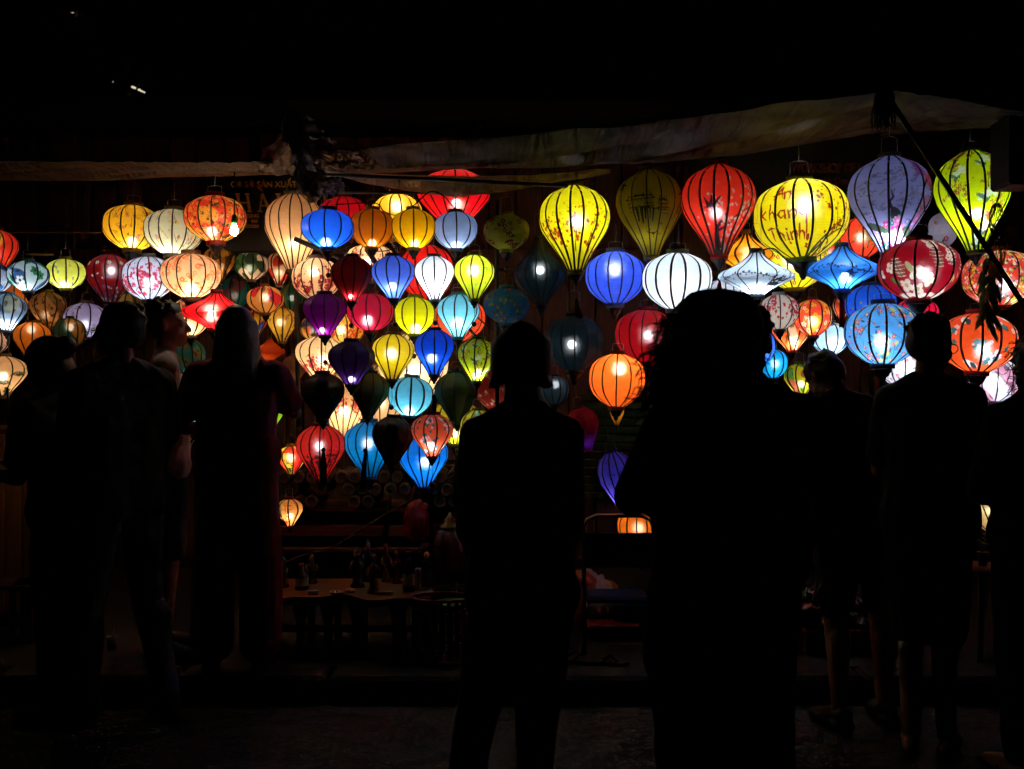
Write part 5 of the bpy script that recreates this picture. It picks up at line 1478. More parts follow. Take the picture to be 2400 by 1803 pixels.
l(1368, 956, 1056, 38, 5.6, 'balloon', (190, 20, 50), .16, 'dim lantern shading from red to violet, leaning beside the short haired woman', 'grad', dict(c2=(60, 10, 90)), nr=10, tr=.0, rib=False, tilt=-12)
l(1450, 1058, 1200, 45, 5.4, 'balloon', (112, 96, 245), 1.5, 'violet blue patterned lantern tilted beside the curly haired person', 'chintz', dict(cols=((60, 45, 150), (130, 120, 240), (45, 35, 110)), n=120, r=.05, patches=False), bt=.78, nr=14, tr=.08, tilt=-14, yaw=0)
l(1500, 1186, 1310, 53, 5.25, 'balloon', (240, 130, 30), .75, 'orange lantern hanging low behind the chair back', bt=.4, nr=14, tint='n', tr=.02)
l(1446, 946, 996, 17, 5.5, 'balloon', (215, 150, 50), .3, 'small amber lantern just beneath the glowing orange one', nr=8, bt=.5, rib=False, tr=.0, tint='n', hang=0)
# --- the big ones
l(1347, 438, 635, 84, 5.3, 'drop', (240, 222, 15), 1.3, 'tall yellow balloon lantern painted with red plum blossom branches', 'sprig', dict(col=(165, 30, 15), branch=(35, 60, 25), r=.058, n=5, low=.93, span=1.0, w=.03), bt=.42, nr=16, tr=.06, collar=(130, 120, 20), ribw=5, tassel=((140, 100, 20), 700, 742, 6), ta=.2, hang=0)
l(1523, 402, 600, 79, 5.45, 'drop', (190, 170, 20), 0.08, 'dim yellow balloon lantern with a covered bridge drawn in black ink', 'town', None, bt=.75, nr=14, tr=.0, collar=(120, 110, 20), ribw=3)  # unlit itself; weak bulb added in place of light from neighbouring lanterns
l(1684, 390, 600, 87, 5.3, 'drop', (235, 50, 28), 0.68, 'tall red balloon lantern with a black bough, a bird and pale blossoms', 'redbird', None, bt=.52, nr=16, tr=.02, collar=(160, 30, 25), ribw=5.5, tassel=((120, 20, 25), 650, 715, 5), hang=0)
l(1442, 593, 712, 70, 5.5, 'round', (60, 95, 240), 1.35, 'blue round lantern with mottled cloth beside the plain white round one', bt=.35, nr=14, tr=.06, collar=(90, 100, 170), slub=.3, yaw=.1)
l(1587, 596, 724, 81, 5.2, 'round', (235, 244, 250), 1.6, 'plain white round lantern above the curly haired head', bt=.5, nr=14, tr=.05, collar=(140, 140, 145), ribw=5.2)
l(1877, 424, 605, 110, 5.15, 'globe', (242, 218, 12), 1.3, 'biggest yellow lantern with red brush lettering and a plum branch', 'writing', None, bt=.36, nr=16, tr=.03, collar=(110, 120, 20), ribw=5.5, hang=46)
l(1772, 594, 691, 88, 5.0, 'diamond', (205, 222, 240), 1.8, 'white saucer lantern with a dark blossom garland and small temple roof', 'band', None, bt=.82, nr=12, collar=(95, 100, 110), hang=70)
l(1974, 580, 678, 88, 5.15, 'diamond', (50, 135, 235), 1.3, 'sky blue saucer lantern with dark blossoms round its rim', 'band', dict(col=(25, 25, 55), t=.58, a0=-.1, branch=(20, 50, 90)), bt=.72, nr=12, tr=.06, collar=(25, 60, 120), hang=60, tassel=((150, 30, 20), 666, 760, 5))
l(2085, 371, 592, 95, 5.3, 'drop', (165, 168, 225), 1.05, 'tall lilac white balloon lantern with a peacock among pink flowers', 'peacock', None, bt=.82, nr=14, ribw=5.2, hang=50, yaw=.05)
l(2280, 357, 588, 84, 5.35, 'drop', (212, 232, 12), 1.4, 'tall lime yellow balloon lantern with white cranes and plum twigs', 'cranes', None, bt=.62, nr=14, tr=.06, ribw=5.2, collar=(90, 80, 20))
l(2153, 566, 702, 92, 4.9, 'round', (165, 10, 32), .85, 'maroon round lantern with white leaves and orchids, bulb shining through', 'whiteleaf', None, bt=.55, nr=12, tr=.10, collar=(120, 15, 20), ribw=5, hang=40, yaw=.05)
l(2342, 590, 716, 84, 5.5, 'round', (225, 60, 45), 1.15, 'red lantern in small yellow flower print behind the dangling dry leaves', 'chintz', dict(cols=((225, 215, 40), (240, 235, 215), (40, 60, 50)), n=760, r=.05, patches=False), bt=.6, nr=14)
l(2291, 737, 871, 87, 5.3, 'round', (250, 85, 30), 1.15, 'orange round lantern with white blossom clusters and teal leaves', 'bigblossom', None, bt=.6, nr=12, tr=.02, collar=(190, 40, 30), ribw=5.5)
l(2069, 714, 853, 87, 5.0, 'round', (85, 170, 235), 1.25, 'light blue round lantern with coral blossoms and yellow birds', 'floral', dict(cols=((225, 100, 95), (215, 85, 85), (225, 110, 110), (215, 215, 90)), leaf=(50, 70, 100), n=120, r=.062), bt=.6, nr=14, tr=.02, ribw=5, collar=(40, 60, 90), tassel=((30, 60, 150), 880, 935, 6))
l(2040, 670, 765, 58, 5.5, 'round', (20, 95, 225), .9, 'blue lantern with faint gold flowers behind the light blue flowered one', 'floral', dict(cols=((120, 120, 60),), leaf=(30, 70, 140), n=22, r=.06), bt=.6, nr=12, tr=.02)
l(2148, 700, 785, 48, 5.9, 'balloon', (235, 20, 70), .8, 'magenta red lantern under the maroon leaf print one', nr=14, bt=.5, tr=.02)
l(2020, 512, 604, 52, 5.75, 'round', (250, 75, 50), 1.05, 'coral lantern with a dark twig and green leaves between yellow and lilac ones', 'sprig', dict(col=(90, 110, 40), branch=(60, 25, 25), r=.08, n=3, low=.85, span=.9, w=.05), bt=.5, nr=10, tr=.02, tint='n')
l(1940, 556, 640, 52, 6.5, 'round', (240, 55, 35), .9, 'scarlet lantern peeping between the biggest yellow and the sky blue saucer ones', nr=12, bt=.5, tr=.02, tint='n')
l(1748, 549, 640, 66, 5.65, 'diamond', (250, 170, 25), .95, 'amber saucer lantern behind the tall red and the white saucer ones', nr=12, bt=.6, tint='n', tr=.03, ribw=5)
l(1862, 560, 676, 78, 6.15, 'globe', (250, 225, 30), 1.4, 'yellow flowered lantern beneath the biggest yellow one', 'floral', dict(cols=((200, 60, 40), (190, 80, 40)), leaf=(60, 90, 50), n=40, r=.07), bt=.45, nr=12, collar=(140, 130, 20))
l(1826, 692, 772, 46, 5.1, 'round', (205, 205, 218), 0.6, 'off white lantern with dark red blossoms, below the white saucer one', 'sprig', dict(col=(170, 30, 45), branch=(50, 45, 55), r=.085, n=5, low=.75, span=.9, w=.03), bt=.5, nr=10, tr=.0, tint='n', collar=(190, 185, 170), ribw=3)
l(1905, 703, 787, 44, 5.5, 'globe', (245, 85, 60), 1.25, 'red lantern in yellow and white print with two brown tassels before it', 'chintz', dict(cols=((245, 200, 60), (250, 235, 220), (230, 60, 40)), n=90, r=.13), bt=.6, nr=10, tint='n', collar=(120, 30, 20))
l(1855, 748, 822, 45, 5.85, 'balloon', (250, 110, 60), 1.7, 'orange and white blotched balloon lantern beneath the off white one', 'patch', dict(cols=((255, 225, 205), (250, 120, 60)), f=4), bt=.7, nr=10, tint='n', collar=(160, 40, 50))
l(1946, 758, 830, 43, 5.75, 'round', (190, 225, 245), 1.7, 'icy white lantern with blue swirls above the bowed head', 'patch', dict(cols=((60, 120, 180), (230, 200, 150)), f=4), bt=.6, nr=10)
l(1698, 656, 724, 43, 5.6, 'round', (222, 225, 238), 1.15, 'white lantern half behind the big white round one and the curly head', nr=14, bt=.6, ribw=3)
l(1783, 775, 852, 33, 5.3, 'round', (70, 130, 240), 1.2, 'periwinkle blue lantern edge behind the curly haired person', nr=10, bt=.6)
l(1812, 820, 886, 34, 5.55, 'round', (20, 170, 240), 1.3, 'cyan blue lantern beneath the periwinkle one', nr=10, bt=.5)
l(1876, 853, 930, 37, 5.6, 'balloon', (215, 200, 30), 1.0, 'mustard lantern with green and brown patches beside the bowed head', 'patch', dict(cols=((90, 130, 30), (190, 90, 60)), f=4), nr=10, bt=.6)
l(2113, 816, 906, 50, 5.25, 'round', (228, 228, 245), 1.35, 'white lantern with pink twig circles between the bowed man and the man in glasses', 'floral', dict(cols=((215, 110, 130), (205, 90, 110)), leaf=(60, 70, 100), n=34, r=.08), nr=10, bt=.5)
l(2331, 842, 940, 57, 5.62, 'round', (230, 222, 235), 1.5, 'white lantern with grey twigs and rose patches beside the frizzy haired person', 'patch', dict(cols=((190, 190, 190), (225, 150, 180)), f=4), nr=10, bt=.5)
l(1972, 694, 752, 20, 5.9, 'balloon', (240, 90, 60), 1.1, 'small coral balloon lantern beside the blue gold flowered one', 'patch', dict(cols=((245, 190, 160),), f=4), nr=8, bt=.6, tint='n', cord=812)
l(2294, 938, 980, 22, 5.6, 'balloon', (30, 110, 190), .45, 'small blue green lantern just under the white rose patched one', 'patch', dict(cols=((60, 140, 120), (20, 40, 70)), f=4), nr=8, bt=.5)
l(2312, 1168, 1252, 36, 5.2, 'balloon', (240, 215, 160), .6, 'cream lantern with orange flowers tilted low between two dark figures', 'floral', dict(cols=((240, 110, 50), (230, 120, 60)), leaf=(110, 130, 60), n=18, r=.12), nr=10, bt=.35, tint='n', tilt=-22, tr=.03)
l(1955, 1112, 1185, 16, 5.5, 'balloon', (20, 80, 190), .35, 'narrow deep blue lantern seen past the arm of the bowed man', nr=8, bt=.5, tr=.0)
l(466, 920, 1016, 36, 5.5, 'balloon', (70, 170, 200), .9, 'pale teal balloon lantern framed by the bent arm of the woman with camera', nr=10, bt=.5)
l(2210, 500, 580, 34, 6.4, 'globe', (200, 190, 210), .25, 'dim white lantern with magenta flowers behind the peacock one', 'floral', dict(cols=((210, 40, 90), (200, 50, 100)), n=12, r=.16), nr=10, bt=.5, tr=.0, rib=False)

l(1514, 729, 850, 73, 5.6, 'round', (180, 8, 22), .8, 'crimson round lantern with a square bulb glint beside the curly hair', nr=14, bt=.47, tr=.14, collar=(110, 10, 20))
l(1446, 831, 953, 66, 5.3, 'globe', (255, 118, 40), 1.7, 'glowing plain orange lantern beside the curly hair, under the crimson one', nr=12, bt=.3, tint='n', collar=(140, 60, 20))
# ------------------------------------------------------------------ people
def capsule(mb, a, ra, b, rb, n=12):
    a = Vector(a); b = Vector(b)
    ax = b - a; L_ = ax.length
    if L_ < 1e-6: ax = Vector((0, 0, 1)); L_ = 1e-6
    ax = ax.normalized()
    u = ax.orthogonal().normalized(); w = ax.cross(u)
    rings = []
    for i in range(1, 5):
        an = PI / 2 * i / 4
        rings.append((a - ax * ra * math.cos(an), ra * math.sin(an)))
    for i in range(0, 4):
        an = PI / 2 * i / 4
        rings.append((b + ax * rb * math.sin(an), rb * math.cos(an)))
    V = [a - ax * ra]; F = []
    for c, r_ in rings:
        for k in range(n):
            t_ = 2 * PI * k / n
            V.append(c + (u * math.cos(t_) + w * math.sin(t_)) * r_)
    V.append(b + ax * rb)
    m = len(rings)
    for k in range(n): F.append((0, 1 + (k + 1) % n, 1 + k))
    for i in range(m - 1):
        for k in range(n):
            k2 = (k + 1) % n
            F.append((1 + i * n + k, 1 + i * n + k2, 1 + (i + 1) * n + k2, 1 + (i + 1) * n + k))
    e = 1 + (m - 1) * n; z = len(V) - 1
    for k in range(n): F.append((z, e + k, e + (k + 1) % n))
    mb.add(V, F)

def fuse(mb, name, voxel, smooth=4, wr=0.0, wf=9.0, seed=0, cut=None):
    """one closed skin round all collected shapes"""
    me = mb.mesh(name)
    o = bpy.data.objects.new('tmp', me); COL.objects.link(o)
    m = o.modifiers.new('r', 'REMESH'); m.mode = 'VOXEL'; m.voxel_size = voxel; m.use_smooth_shade = True
    if smooth:
        s_ = o.modifiers.new('s', 'SMOOTH'); s_.factor = .5; s_.iterations = smooth
    dg = bpy.context.evaluated_depsgraph_get()
    out = bpy.data.meshes.new_from_object(o.evaluated_get(dg))
    bpy.data.objects.remove(o); bpy.data.meshes.remove(me)
    out.name = name
    if wr > 0:
        n = len(out.vertices)
        co = np.empty(n * 3, np.float32); out.vertices.foreach_get('co', co); co = co.reshape(-1, 3)
        no = np.empty(n * 3, np.float32); out.vertices.foreach_get('normal', no); no = no.reshape(-1, 3)
        rg = np.random.default_rng(seed + 5)
        h = np.zeros(n)
        for k in range(7):
            d = rg.normal(0, 1, 3); d[2] *= .55
            f = wf * rg.uniform(.6, 2.2)
            w2 = rg.normal(0, 1, 3) * 4
            h += np.sin(co @ d * f + 1.3 * np.sin(co @ w2 + k) + k) / (1 + k * .25)
        co = co + no * (h * wr / 3)[:, None]
        out.vertices.foreach_set('co', co.ravel().astype(np.float32)); out.update()
    out.polygons.foreach_set('use_smooth', np.ones(len(out.polygons), dtype=bool))
    return out

SKIN = [pmat('skin', c, rough=.5, var=.12, scale=20) for c in ((196, 142, 104), (205, 155, 122), (165, 118, 86))]
HAIR = pmat('dark_hair', (24, 18, 15), rough=.55, var=.3, scale=60, stretch=(1, 1, .15))
HAIRB = pmat('brown_hair', (46, 32, 22), rough=.55, var=.3, scale=60, stretch=(1, 1, .15))
def cloth(name, c, rough=.9): return pmat(name, c, rough=rough, var=.18, scale=35, bump=.15)

def person(label, px_, d, z0, yaw, H, skin, arms, hy=0, hp=0, lean=0, wide=1.0, legs=None, hair='short', hairm=HAIR,
           top=('shirt', (30, 30, 34)), bottom=('trousers', (28, 30, 36)), sleeve=.55, hem=.93, loose=1.0, bhem=.5, shoes=(24, 22, 22), sandal=False, glasses=False, stance=.1, seed=1, hs=1.0):
    s = H / 1.75
    p0 = at(px_, 0, d)
    root = thing('person', label, 'person', (p0.x, d, z0), R(yaw), 'people watching the lantern shop')
    def bend(p):
        """lean of everything above the hips"""
        p = Vector(p)
        if lean and p.z > .95:
            c, q = math.cos(R(lean)), math.sin(R(lean))
            y, z = p.y, p.z - .95
            p = Vector((p.x, y * c + z * q, .95 - y * q + z * c))
        return p
    Hm = Matrix.Translation((0, 0, 1.53)) @ Matrix.Rotation(R(hy), 4, 'Z') @ Matrix.Rotation(R(-hp), 4, 'X') @ Matrix.Translation((0, 0, -1.53))
    def hd(p):
        p = Vector(p); p = Vector((p.x * hs, p.y * hs, 1.53 + (p.z - 1.53) * (hs * .8 + .2)))
        return bend(Hm @ p) * s
    def T(p): return bend((p[0] * wide, p[1], p[2])) * s
    def ell(mb, c, r_, head=True):
        b = MB().sphere((0, 0, 0), r_, 16, 11)
        f = hd if head else T
        mb.add([f(Vector(v) + Vector(c)) for v in b.v], b.f)
    # joints
    J = {}
    for sx, nm in ((-1, 'l'), (1, 'r')):
        J['sh' + nm] = Vector((sx * .178, -.005, 1.405))
        J['el' + nm], J['wr' + nm], J['hd' + nm] = [Vector(q) for q in arms[nm]]
        hx, kx, axx = .092, stance, stance
        if legs:
            J['kn' + nm], J['an' + nm] = [Vector(q) for q in legs[nm]]
        else:
            J['kn' + nm] = Vector((sx * stance, .012, .5)); J['an' + nm] = Vector((sx * stance, -.02, .085))
        J['hp' + nm] = Vector((sx * .09, 0, .92))
    B = MB()
    # torso
    def torso(mb, g=0.0, lo=.95, hi=1.4):
        f = 1.0
        for sx in (-1, 1):
            capsule(mb, T((sx * .088, .0, 1.3)), (.1 + g) * s, T((sx * .075, .0, 1.12)), (.092 + g) * s)
            capsule(mb, T((sx * .075, .0, 1.12)), (.092 + g) * s, T((sx * .082, -.005, max(lo, .95))), (.104 + g) * s)
            capsule(mb, T((sx * .15, -.01, 1.385)), (.055 + g) * s, T((sx * .09, 0, 1.28)), (.095 + g) * s)
            capsule(mb, T((sx * .03, -.01, 1.47)), (.05 + g * .6) * s, T((sx * .165, -.008, 1.405)), (.05 + g) * s)
        capsule(mb, T((-.08, 0, 1.3)), (.095 + g) * s, T((.08, 0, 1.3)), (.095 + g) * s)
        capsule(mb, T((-.07, 0, 1.0)), (.1 + g) * s, T((.07, 0, 1.0)), (.1 + g) * s)
        capsule(mb, T((-.06, .01, 1.13)), (.092 + g) * s, T((.06, .01, 1.13)), (.092 + g) * s)
    torso(B)
    capsule(B, T((0, -.012, 1.43)), .056 * s, hd((0, -.002, 1.57)), .05 * s)
    # head
    ell(B, (0, -.008, 1.655), (.074, .092, .09)); ell(B, (0, .032, 1.595), (.057, .062, .078)); ell(B, (0, .062, 1.545), (.028, .026, .022))
    ell(B, (0, .05, 1.575), (.036, .038, .03)); ell(B, (0, .072, 1.648), (.052, .018, .016))
    capsule(B, hd((0, .088, 1.64)), .010 * s, hd((0, .108, 1.603)), .0145 * s)
    ell(B, (0, .088, 1.57), (.022, .012, .008)); ell(B, (0, .086, 1.556), (.02, .012, .008))
    for sx in (-1, 1):
        ell(B, (sx * .03, .078, 1.628), (.014, .012, .010))
        ell(B, (sx * .078, -.002, 1.62), (.012, .02, .032)); ell(B, (sx * .04, .055, 1.6), (.022, .025, .022))
    # legs, feet
    for nm in 'lr':
        hp_, kn, an = J['hp' + nm], J['kn' + nm], J['an' + nm]
        capsule(B, T(hp_), .088 * s, T(kn), .054 * s)
        capsule(B, T(kn), .054 * s, T(an), .037 * s)
        mid = kn.lerp(an, .33) + Vector((0, -.022, 0))
        capsule(B, T(mid + Vector((0, 0, .05))), .05 * s, T(mid - Vector((0, 0, .09))), .042 * s)
        tx = .035 if nm == 'r' else -.035
        capsule(B, T(an + Vector((0, -.035, -.05))), .034 * s, T(an + Vector((tx * .8, .12, -.054))), .03 * s)
        capsule(B, T(an + Vector((tx * .4, .06, -.035))), .035 * s, T(an + Vector((tx, .17, -.06))), .024 * s)
    # arms and hands
    for nm, sx in (('l', -1), ('r', 1)):
        sh, el, wr, ht = J['sh' + nm], J['el' + nm], J['wr' + nm], J['hd' + nm]
        capsule(B, T(sh), .052 * s, T(el), .039 * s)
        capsule(B, T(el), .039 * s, T(wr), .0265 * s)
        dv = (ht - wr).normalized()
        side = dv.cross(Vector((0, 0, 1)))
        if side.length < .3: side = Vector((0, 1, 0))
        side.normalize(); nv_ = side.cross(dv).normalized()
        k0 = wr + dv * .085
        for q in (-.026, -.008, .01, .027):
            capsule(B, T(wr + side * q * .6), .018 * s, T(k0 + side * q), .0135 * s)
        for q, ln in ((-.031, .062), (-.0105, .078), (.0105, .084), (.031, .07)):
            f0 = k0 + side * q; f1 = f0 + dv * ln * .5 + nv_ * .008 + side * q * .12; f2 = f1 + dv * ln * .42 + nv_ * .026
            capsule(B, T(f0), .0098 * s, T(f1), .009 * s, 8); capsule(B, T(f1), .009 * s, T(f2), .0075 * s, 8)
        t0 = wr + dv * .03 - side * .026; t1 = t0 + dv * .035 - side * .026 + nv_ * .012; t2 = t1 + dv * .03 - side * .006 + nv_ * .012
        capsule(B, T(t0), .0125 * s, T(t1), .0105 * s, 8); capsule(B, T(t1), .0105 * s, T(t2), .0085 * s, 8)
    obj('body', fuse(B, 'body', .0078, 3), SKIN[skin], root)
    # hair
    Hh = MB()
    if hair != 'none':
        ell(Hh, (0, -.016, 1.668), (.081, .095, .089)); ell(Hh, (0, -.04, 1.635), (.077, .068, .08)) if hair in ('crop', 'short') else ell(Hh, (0, -.035, 1.63), (.079, .075, .085))
        if hair == 'bob':
            for q in range(15):
                an = PI * (.93 + 1.14 * q / 14)
                x, y = .078 * math.cos(an), .082 * math.sin(an) - .012
                capsule(Hh, hd((x * .86, y * .9, 1.68)), .03 * s, hd((x * .98, y * 1.05, 1.59)), .022 * s, 8); capsule(Hh, hd((x * .98, y * 1.05, 1.59)), .022 * s, hd((x * (1.22 + .06 * (q % 3)), y * 1.2, 1.56 - .005 * (q % 4))), .009 * s, 8)
        if hair == 'long':
            for q in range(15):
                an = PI * (.95 + 1.1 * q / 14)
                x, y = .078 * math.cos(an), .085 * math.sin(an) - .012
                capsule(Hh, hd((x * .9, y * .9, 1.66)), .03 * s, hd((x * 1.15, y * 1.1, 1.52)), .026 * s, 8)
                capsule(Hh, hd((x * 1.15, y * 1.1, 1.52)), .026 * s, T((x * 1.25, y - .05, 1.4 + .02 * (q % 3))), .018 * s, 8)
        if hair == 'bun':
            ell(Hh, (0, -.12, 1.68), (.055, .055, .05)); ell(Hh, (0, -.02, 1.675), (.095, .108, .095)); ell(Hh, (0, -.05, 1.6), (.09, .07, .09))
        if hair in ('crop', 'short'):
            sh_ = .012 if hair == 'crop' else .004
            for q in range(60):
                rg = np.random.default_rng(seed * 50 + q)
                an = rg.uniform(0, 2 * PI); zz = rg.uniform(.1, 1)
                v = Vector((math.cos(an) * math.sqrt(1 - zz * zz) * .08, math.sin(an) * math.sqrt(1 - zz * zz) * .09 - .02, zz * .09))
                if v.y > .045 and zz < .5: continue
                capsule(Hh, hd(v * .9 + Vector((0, 0, 1.665))), .016 * s, hd(v * (1.0 + sh_ * 10) + Vector((rg.normal(0, .006), rg.normal(0, .006), 1.668))), .008 * s, 6)
        if hair == 'curly':
            ell(Hh, (.004, -.03, 1.66), (.116, .115, .098)); ell(Hh, (-.012, -.045, 1.585), (.132, .11, .105)); ell(Hh, (-.035, -.06, 1.505), (.132, .09, .085))
        if hair == 'frizz':
            ell(Hh, (0, -.025, 1.65), (.1, .105, .09)); ell(Hh, (0, -.05, 1.56), (.11, .09, .09))
        ho = obj('hair', fuse(Hh, 'hair', .01, 2, .006 if hair in ('curly', 'frizz', 'crop') else .003, 60 if hair in ('curly', 'frizz') else 30, seed), hairm, root)
        if hair in ('curly', 'frizz'):
            g = MB()
            me = ho.data; rg = np.random.default_rng(seed)
            for i in rg.integers(0, len(me.vertices), 1700 if hair == 'curly' else 300):
                v = me.vertices[int(i)]; c = v.co.copy(); n_ = v.normal.copy()
                if n_.y > .6 or (hair == 'curly' and (n_.z > .45 or n_.x > .55)): continue
                d_ = (n_ + Vector((0, 0, -.9))).normalized(); u = d_.orthogonal().normalized(); w_ = d_.cross(u)
                r_ = rg.uniform(.003, .009); ln = rg.uniform(.02, .085); ph = rg.uniform(0, 6)
                pts = [c - n_ * .004 + d_ * ln * q / 9 + (u * math.cos(ph + q * 1.1) + w_ * math.sin(ph + q * 1.1)) * r_ * min(1, q / 2) for q in range(10)]
                g.tube(pts, [.0017] * 9 + [.0007], 3)
            tag(g.build('curls', hairm, ho), kind='stuff')
    # clothes above the waist
    kind, colr = top
    cm_ = cloth('clothing', colr)
    C = MB(); gl = .016 * loose
    torso(C, gl)
    capsule(C, T((0, -.014, 1.42)), .068 * s, T((0, -.012, 1.462)), .064 * s)
    for nm in 'lr':
        sh, el, wr = J['sh' + nm], J['el' + nm], J['wr' + nm]
        e = sh.lerp(el, min(1, sleeve / .55 * .62)) if sleeve < .9 else el
        if sleeve > 0:
            puff = .014 if kind == 'puff' else 0
            capsule(C, T(sh), (.056 + gl + puff) * s, T(e), (.046 + gl * 1.3) * s)
            if sleeve >= .9: capsule(C, T(el), (.043 + gl) * s, T(el.lerp(wr, .93)), (.032 + gl * .8) * s)
    if kind in ('shirt', 'puff', 'coat'):
        dz = .97 - hem
        if dz > 0:
            for sx in (-1, 1):
                capsule(C, T((sx * .083, -.004, 1.0)), (.106 + gl) * s, T((sx * .088, -.004, hem + .1)), (.105 + gl * 1.4) * s)
            capsule(C, T((-.07, 0, hem + .1)), (.1 + gl * 1.3) * s, T((.07, 0, hem + .1)), (.1 + gl * 1.3) * s)
        if kind == 'coat':
            for sx in (-1, 1):
                capsule(C, T((sx * .085, -.004, .95)), (.11 + gl) * s, T((sx * .1, 0, hem + .11)), (.105 + gl) * s)
                capsule(C, T((sx * .03, -.004, .95)), (.11 + gl) * s, T((sx * .03, 0, hem + .11)), (.105 + gl) * s)
    obj('coat' if kind == 'coat' else 'shirt', fuse(C, 'shirt', .012, 3, .006 * loose, 22, seed), cm_, root)
    # below the waist
    kind, colr = bottom
    cb_ = cloth('clothing', colr)
    C = MB()
    capsule(C, T((-.078, 0, .96)), .113 * s, T((.078, 0, .96)), .113 * s)
    for nm in 'lr':
        hp_, kn, an = J['hp' + nm], J['kn' + nm], J['an' + nm]
        mid = kn.lerp(an, .33) + Vector((0, -.022, 0))
        if kind in ('trousers', 'slim'):
            q = .064 if kind == 'trousers' else .055
            capsule(C, T(mid + Vector((0, 0, .06))), q * s, T(mid - Vector((0, 0, .1))), q * .87 * s)
        if kind == 'trousers':
            capsule(C, T(hp_), .102 * s, T(kn), .07 * s); capsule(C, T(kn), .07 * s, T(an + Vector((0, 0, .02))), .056 * s)
        elif kind == 'slim':
            capsule(C, T(hp_), .092 * s, T(kn), .058 * s); capsule(C, T(kn), .058 * s, T(an + Vector((0, 0, .04))), .042 * s)
        elif kind == 'wide':
            capsule(C, T(hp_), .11 * s, T(kn), .105 * s); capsule(C, T(kn), .105 * s, T(an + Vector((0, .01, .06))), .1 * s)
        else:
            capsule(C, T(hp_), .104 * s, T(hp_.lerp(kn, bhem)), .088 * s)
    obj('shorts' if kind == 'shorts' else 'trousers', fuse(C, 'trousers', .012, 3, .007, 24, seed + 2), cb_, root)
    # shoes
    for nm in 'lr':
        an = J['an' + nm]; tx = .035 if nm == 'r' else -.035
        C = MB()
        if sandal:
            for q in range(9):
                u = q / 8
                capsule(C, T((an.x + tx * u - .022, an.y - .07 + .27 * u, .012)), .012 * s, T((an.x + tx * u + .022, an.y - .07 + .27 * u, .012)), .012 * s, 8)
            obj('sandal', fuse(C, 'sandal', .009, 2), cmat(shoes, rough=.7), root)
            MB().tube([T((an.x - .04 + tx * .5, an.y + .07, .02)), T((an.x + tx * .5, an.y + .08, .075)), T((an.x + .04 + tx * .5, an.y + .07, .02))], .008 * s, 6).build('strap', cmat(np.asarray(shoes) * .8, rough=.7), root)
        else:
            capsule(C, T(an + Vector((0, -.04, -.046))), .042 * s, T(an + Vector((tx * .8, .12, -.05))), .038 * s)
            capsule(C, T(an + Vector((tx * .3, .03, -.015))), .044 * s, T(an + Vector((tx, .17, -.055))), .03 * s)
            capsule(C, T(an + Vector((0, -.03, 0))), .04 * s, T(an + Vector((0, .02, -.02))), .042 * s)
            obj('shoe', fuse(C, 'shoe', .01, 3), cmat(shoes, rough=.75), root)
    if glasses:
        g = MB()
        for sx in (-1, 1):
            cx_ = sx * .034
            g.tube([hd((cx_ + .026 * math.cos(q * PI / 7), .098 - .004 * abs(math.cos(q * PI / 7)), 1.628 + .019 * math.sin(q * PI / 7))) for q in range(15)], .0022, 5)
            g.tube([hd((sx * .06, .094, 1.634)), hd((sx * .078, .05, 1.636)), hd((sx * .08, -.01, 1.63))], .0022, 5)
        g.tube([hd((-.009, .1, 1.632)), hd((.009, .1, 1.632))], .0022, 5)
        g.build('spectacles', M['black'], root)
    return root, T, hd

down = lambda x=.0, y=0.0, f=.05: {'l': ((-.225 - x, -.02 + y, 1.12), (-.235 - x, f + y, .875), (-.23 - x, f + .03 + y, .78)),
                                   'r': ((.225 + x, -.02 + y, 1.12), (.235 + x, f + y, .875), (.23 + x, f + .03 + y, .78))}
fwd = lambda z=1.12, y=.27, x=.06: {'l': ((-.235, .03, 1.13), (-x - .05, y, z), (-x + .01, y + .08, z + .03)), 'r': ((.235, .03, 1.13), (x + .05, y, z), (x - .01, y + .08, z + .03))}

# shorter person at the near edge, turned towards the counter
person('shorter dark haired person with a bun, holding a camera before the chest', 160, 4.42, 0, 70, 1.69, 1, fwd(1.16, .3), hy=5, hp=14, lean=8, hair='bun', top=('shirt', (34, 32, 36)), hem=.86, sleeve=.6, bottom=('trousers', (34, 34, 40)), seed=2)
cmr = thing('camera', 'dark camera held by the shorter person with a bun', 'camera', (at(84, 0, 4.4).x, 4.4, 1.2), R(70))
MB().box((0, 0, 0), (.125, .045, .08), None, .008).build('body', pmat('camera_black', (16, 16, 17), rough=.5), cmr, False)
MB().lathe([(.034, 0), (.034, .04), (.037, .045), (.037, .07), (.03, .072)], 16).build('lens', pmat('lens_black', (14, 14, 15), rough=.3), cmr).rotation_euler = (R(-90), 0, 0)
MB().box((0, 0, .048), (.04, .035, .018), None, .004).build('viewfinder', pmat('camera_black_top', (16, 16, 17), rough=.5), cmr, False)
nb = thing('shoulder_bag', 'flat dark bag jutting out in front of the shorter person', 'bag', (at(62, 0, 4.35).x, 4.35, at(0, 1075, 4.35).z), R(20))
MB().box((0, 0, 0), (.17, .06, .1), Matrix.Rotation(R(14), 3, 'Y'), .012).build('body', pmat('bag_cloth', (22, 21, 22), rough=.9), nb, False)
MB().tube([(-.06, 0, .06), (0, 0, .12), (.07, 0, .03)], .006, 6).build('strap', pmat('bag_strap', (22, 21, 22), rough=.9), nb)
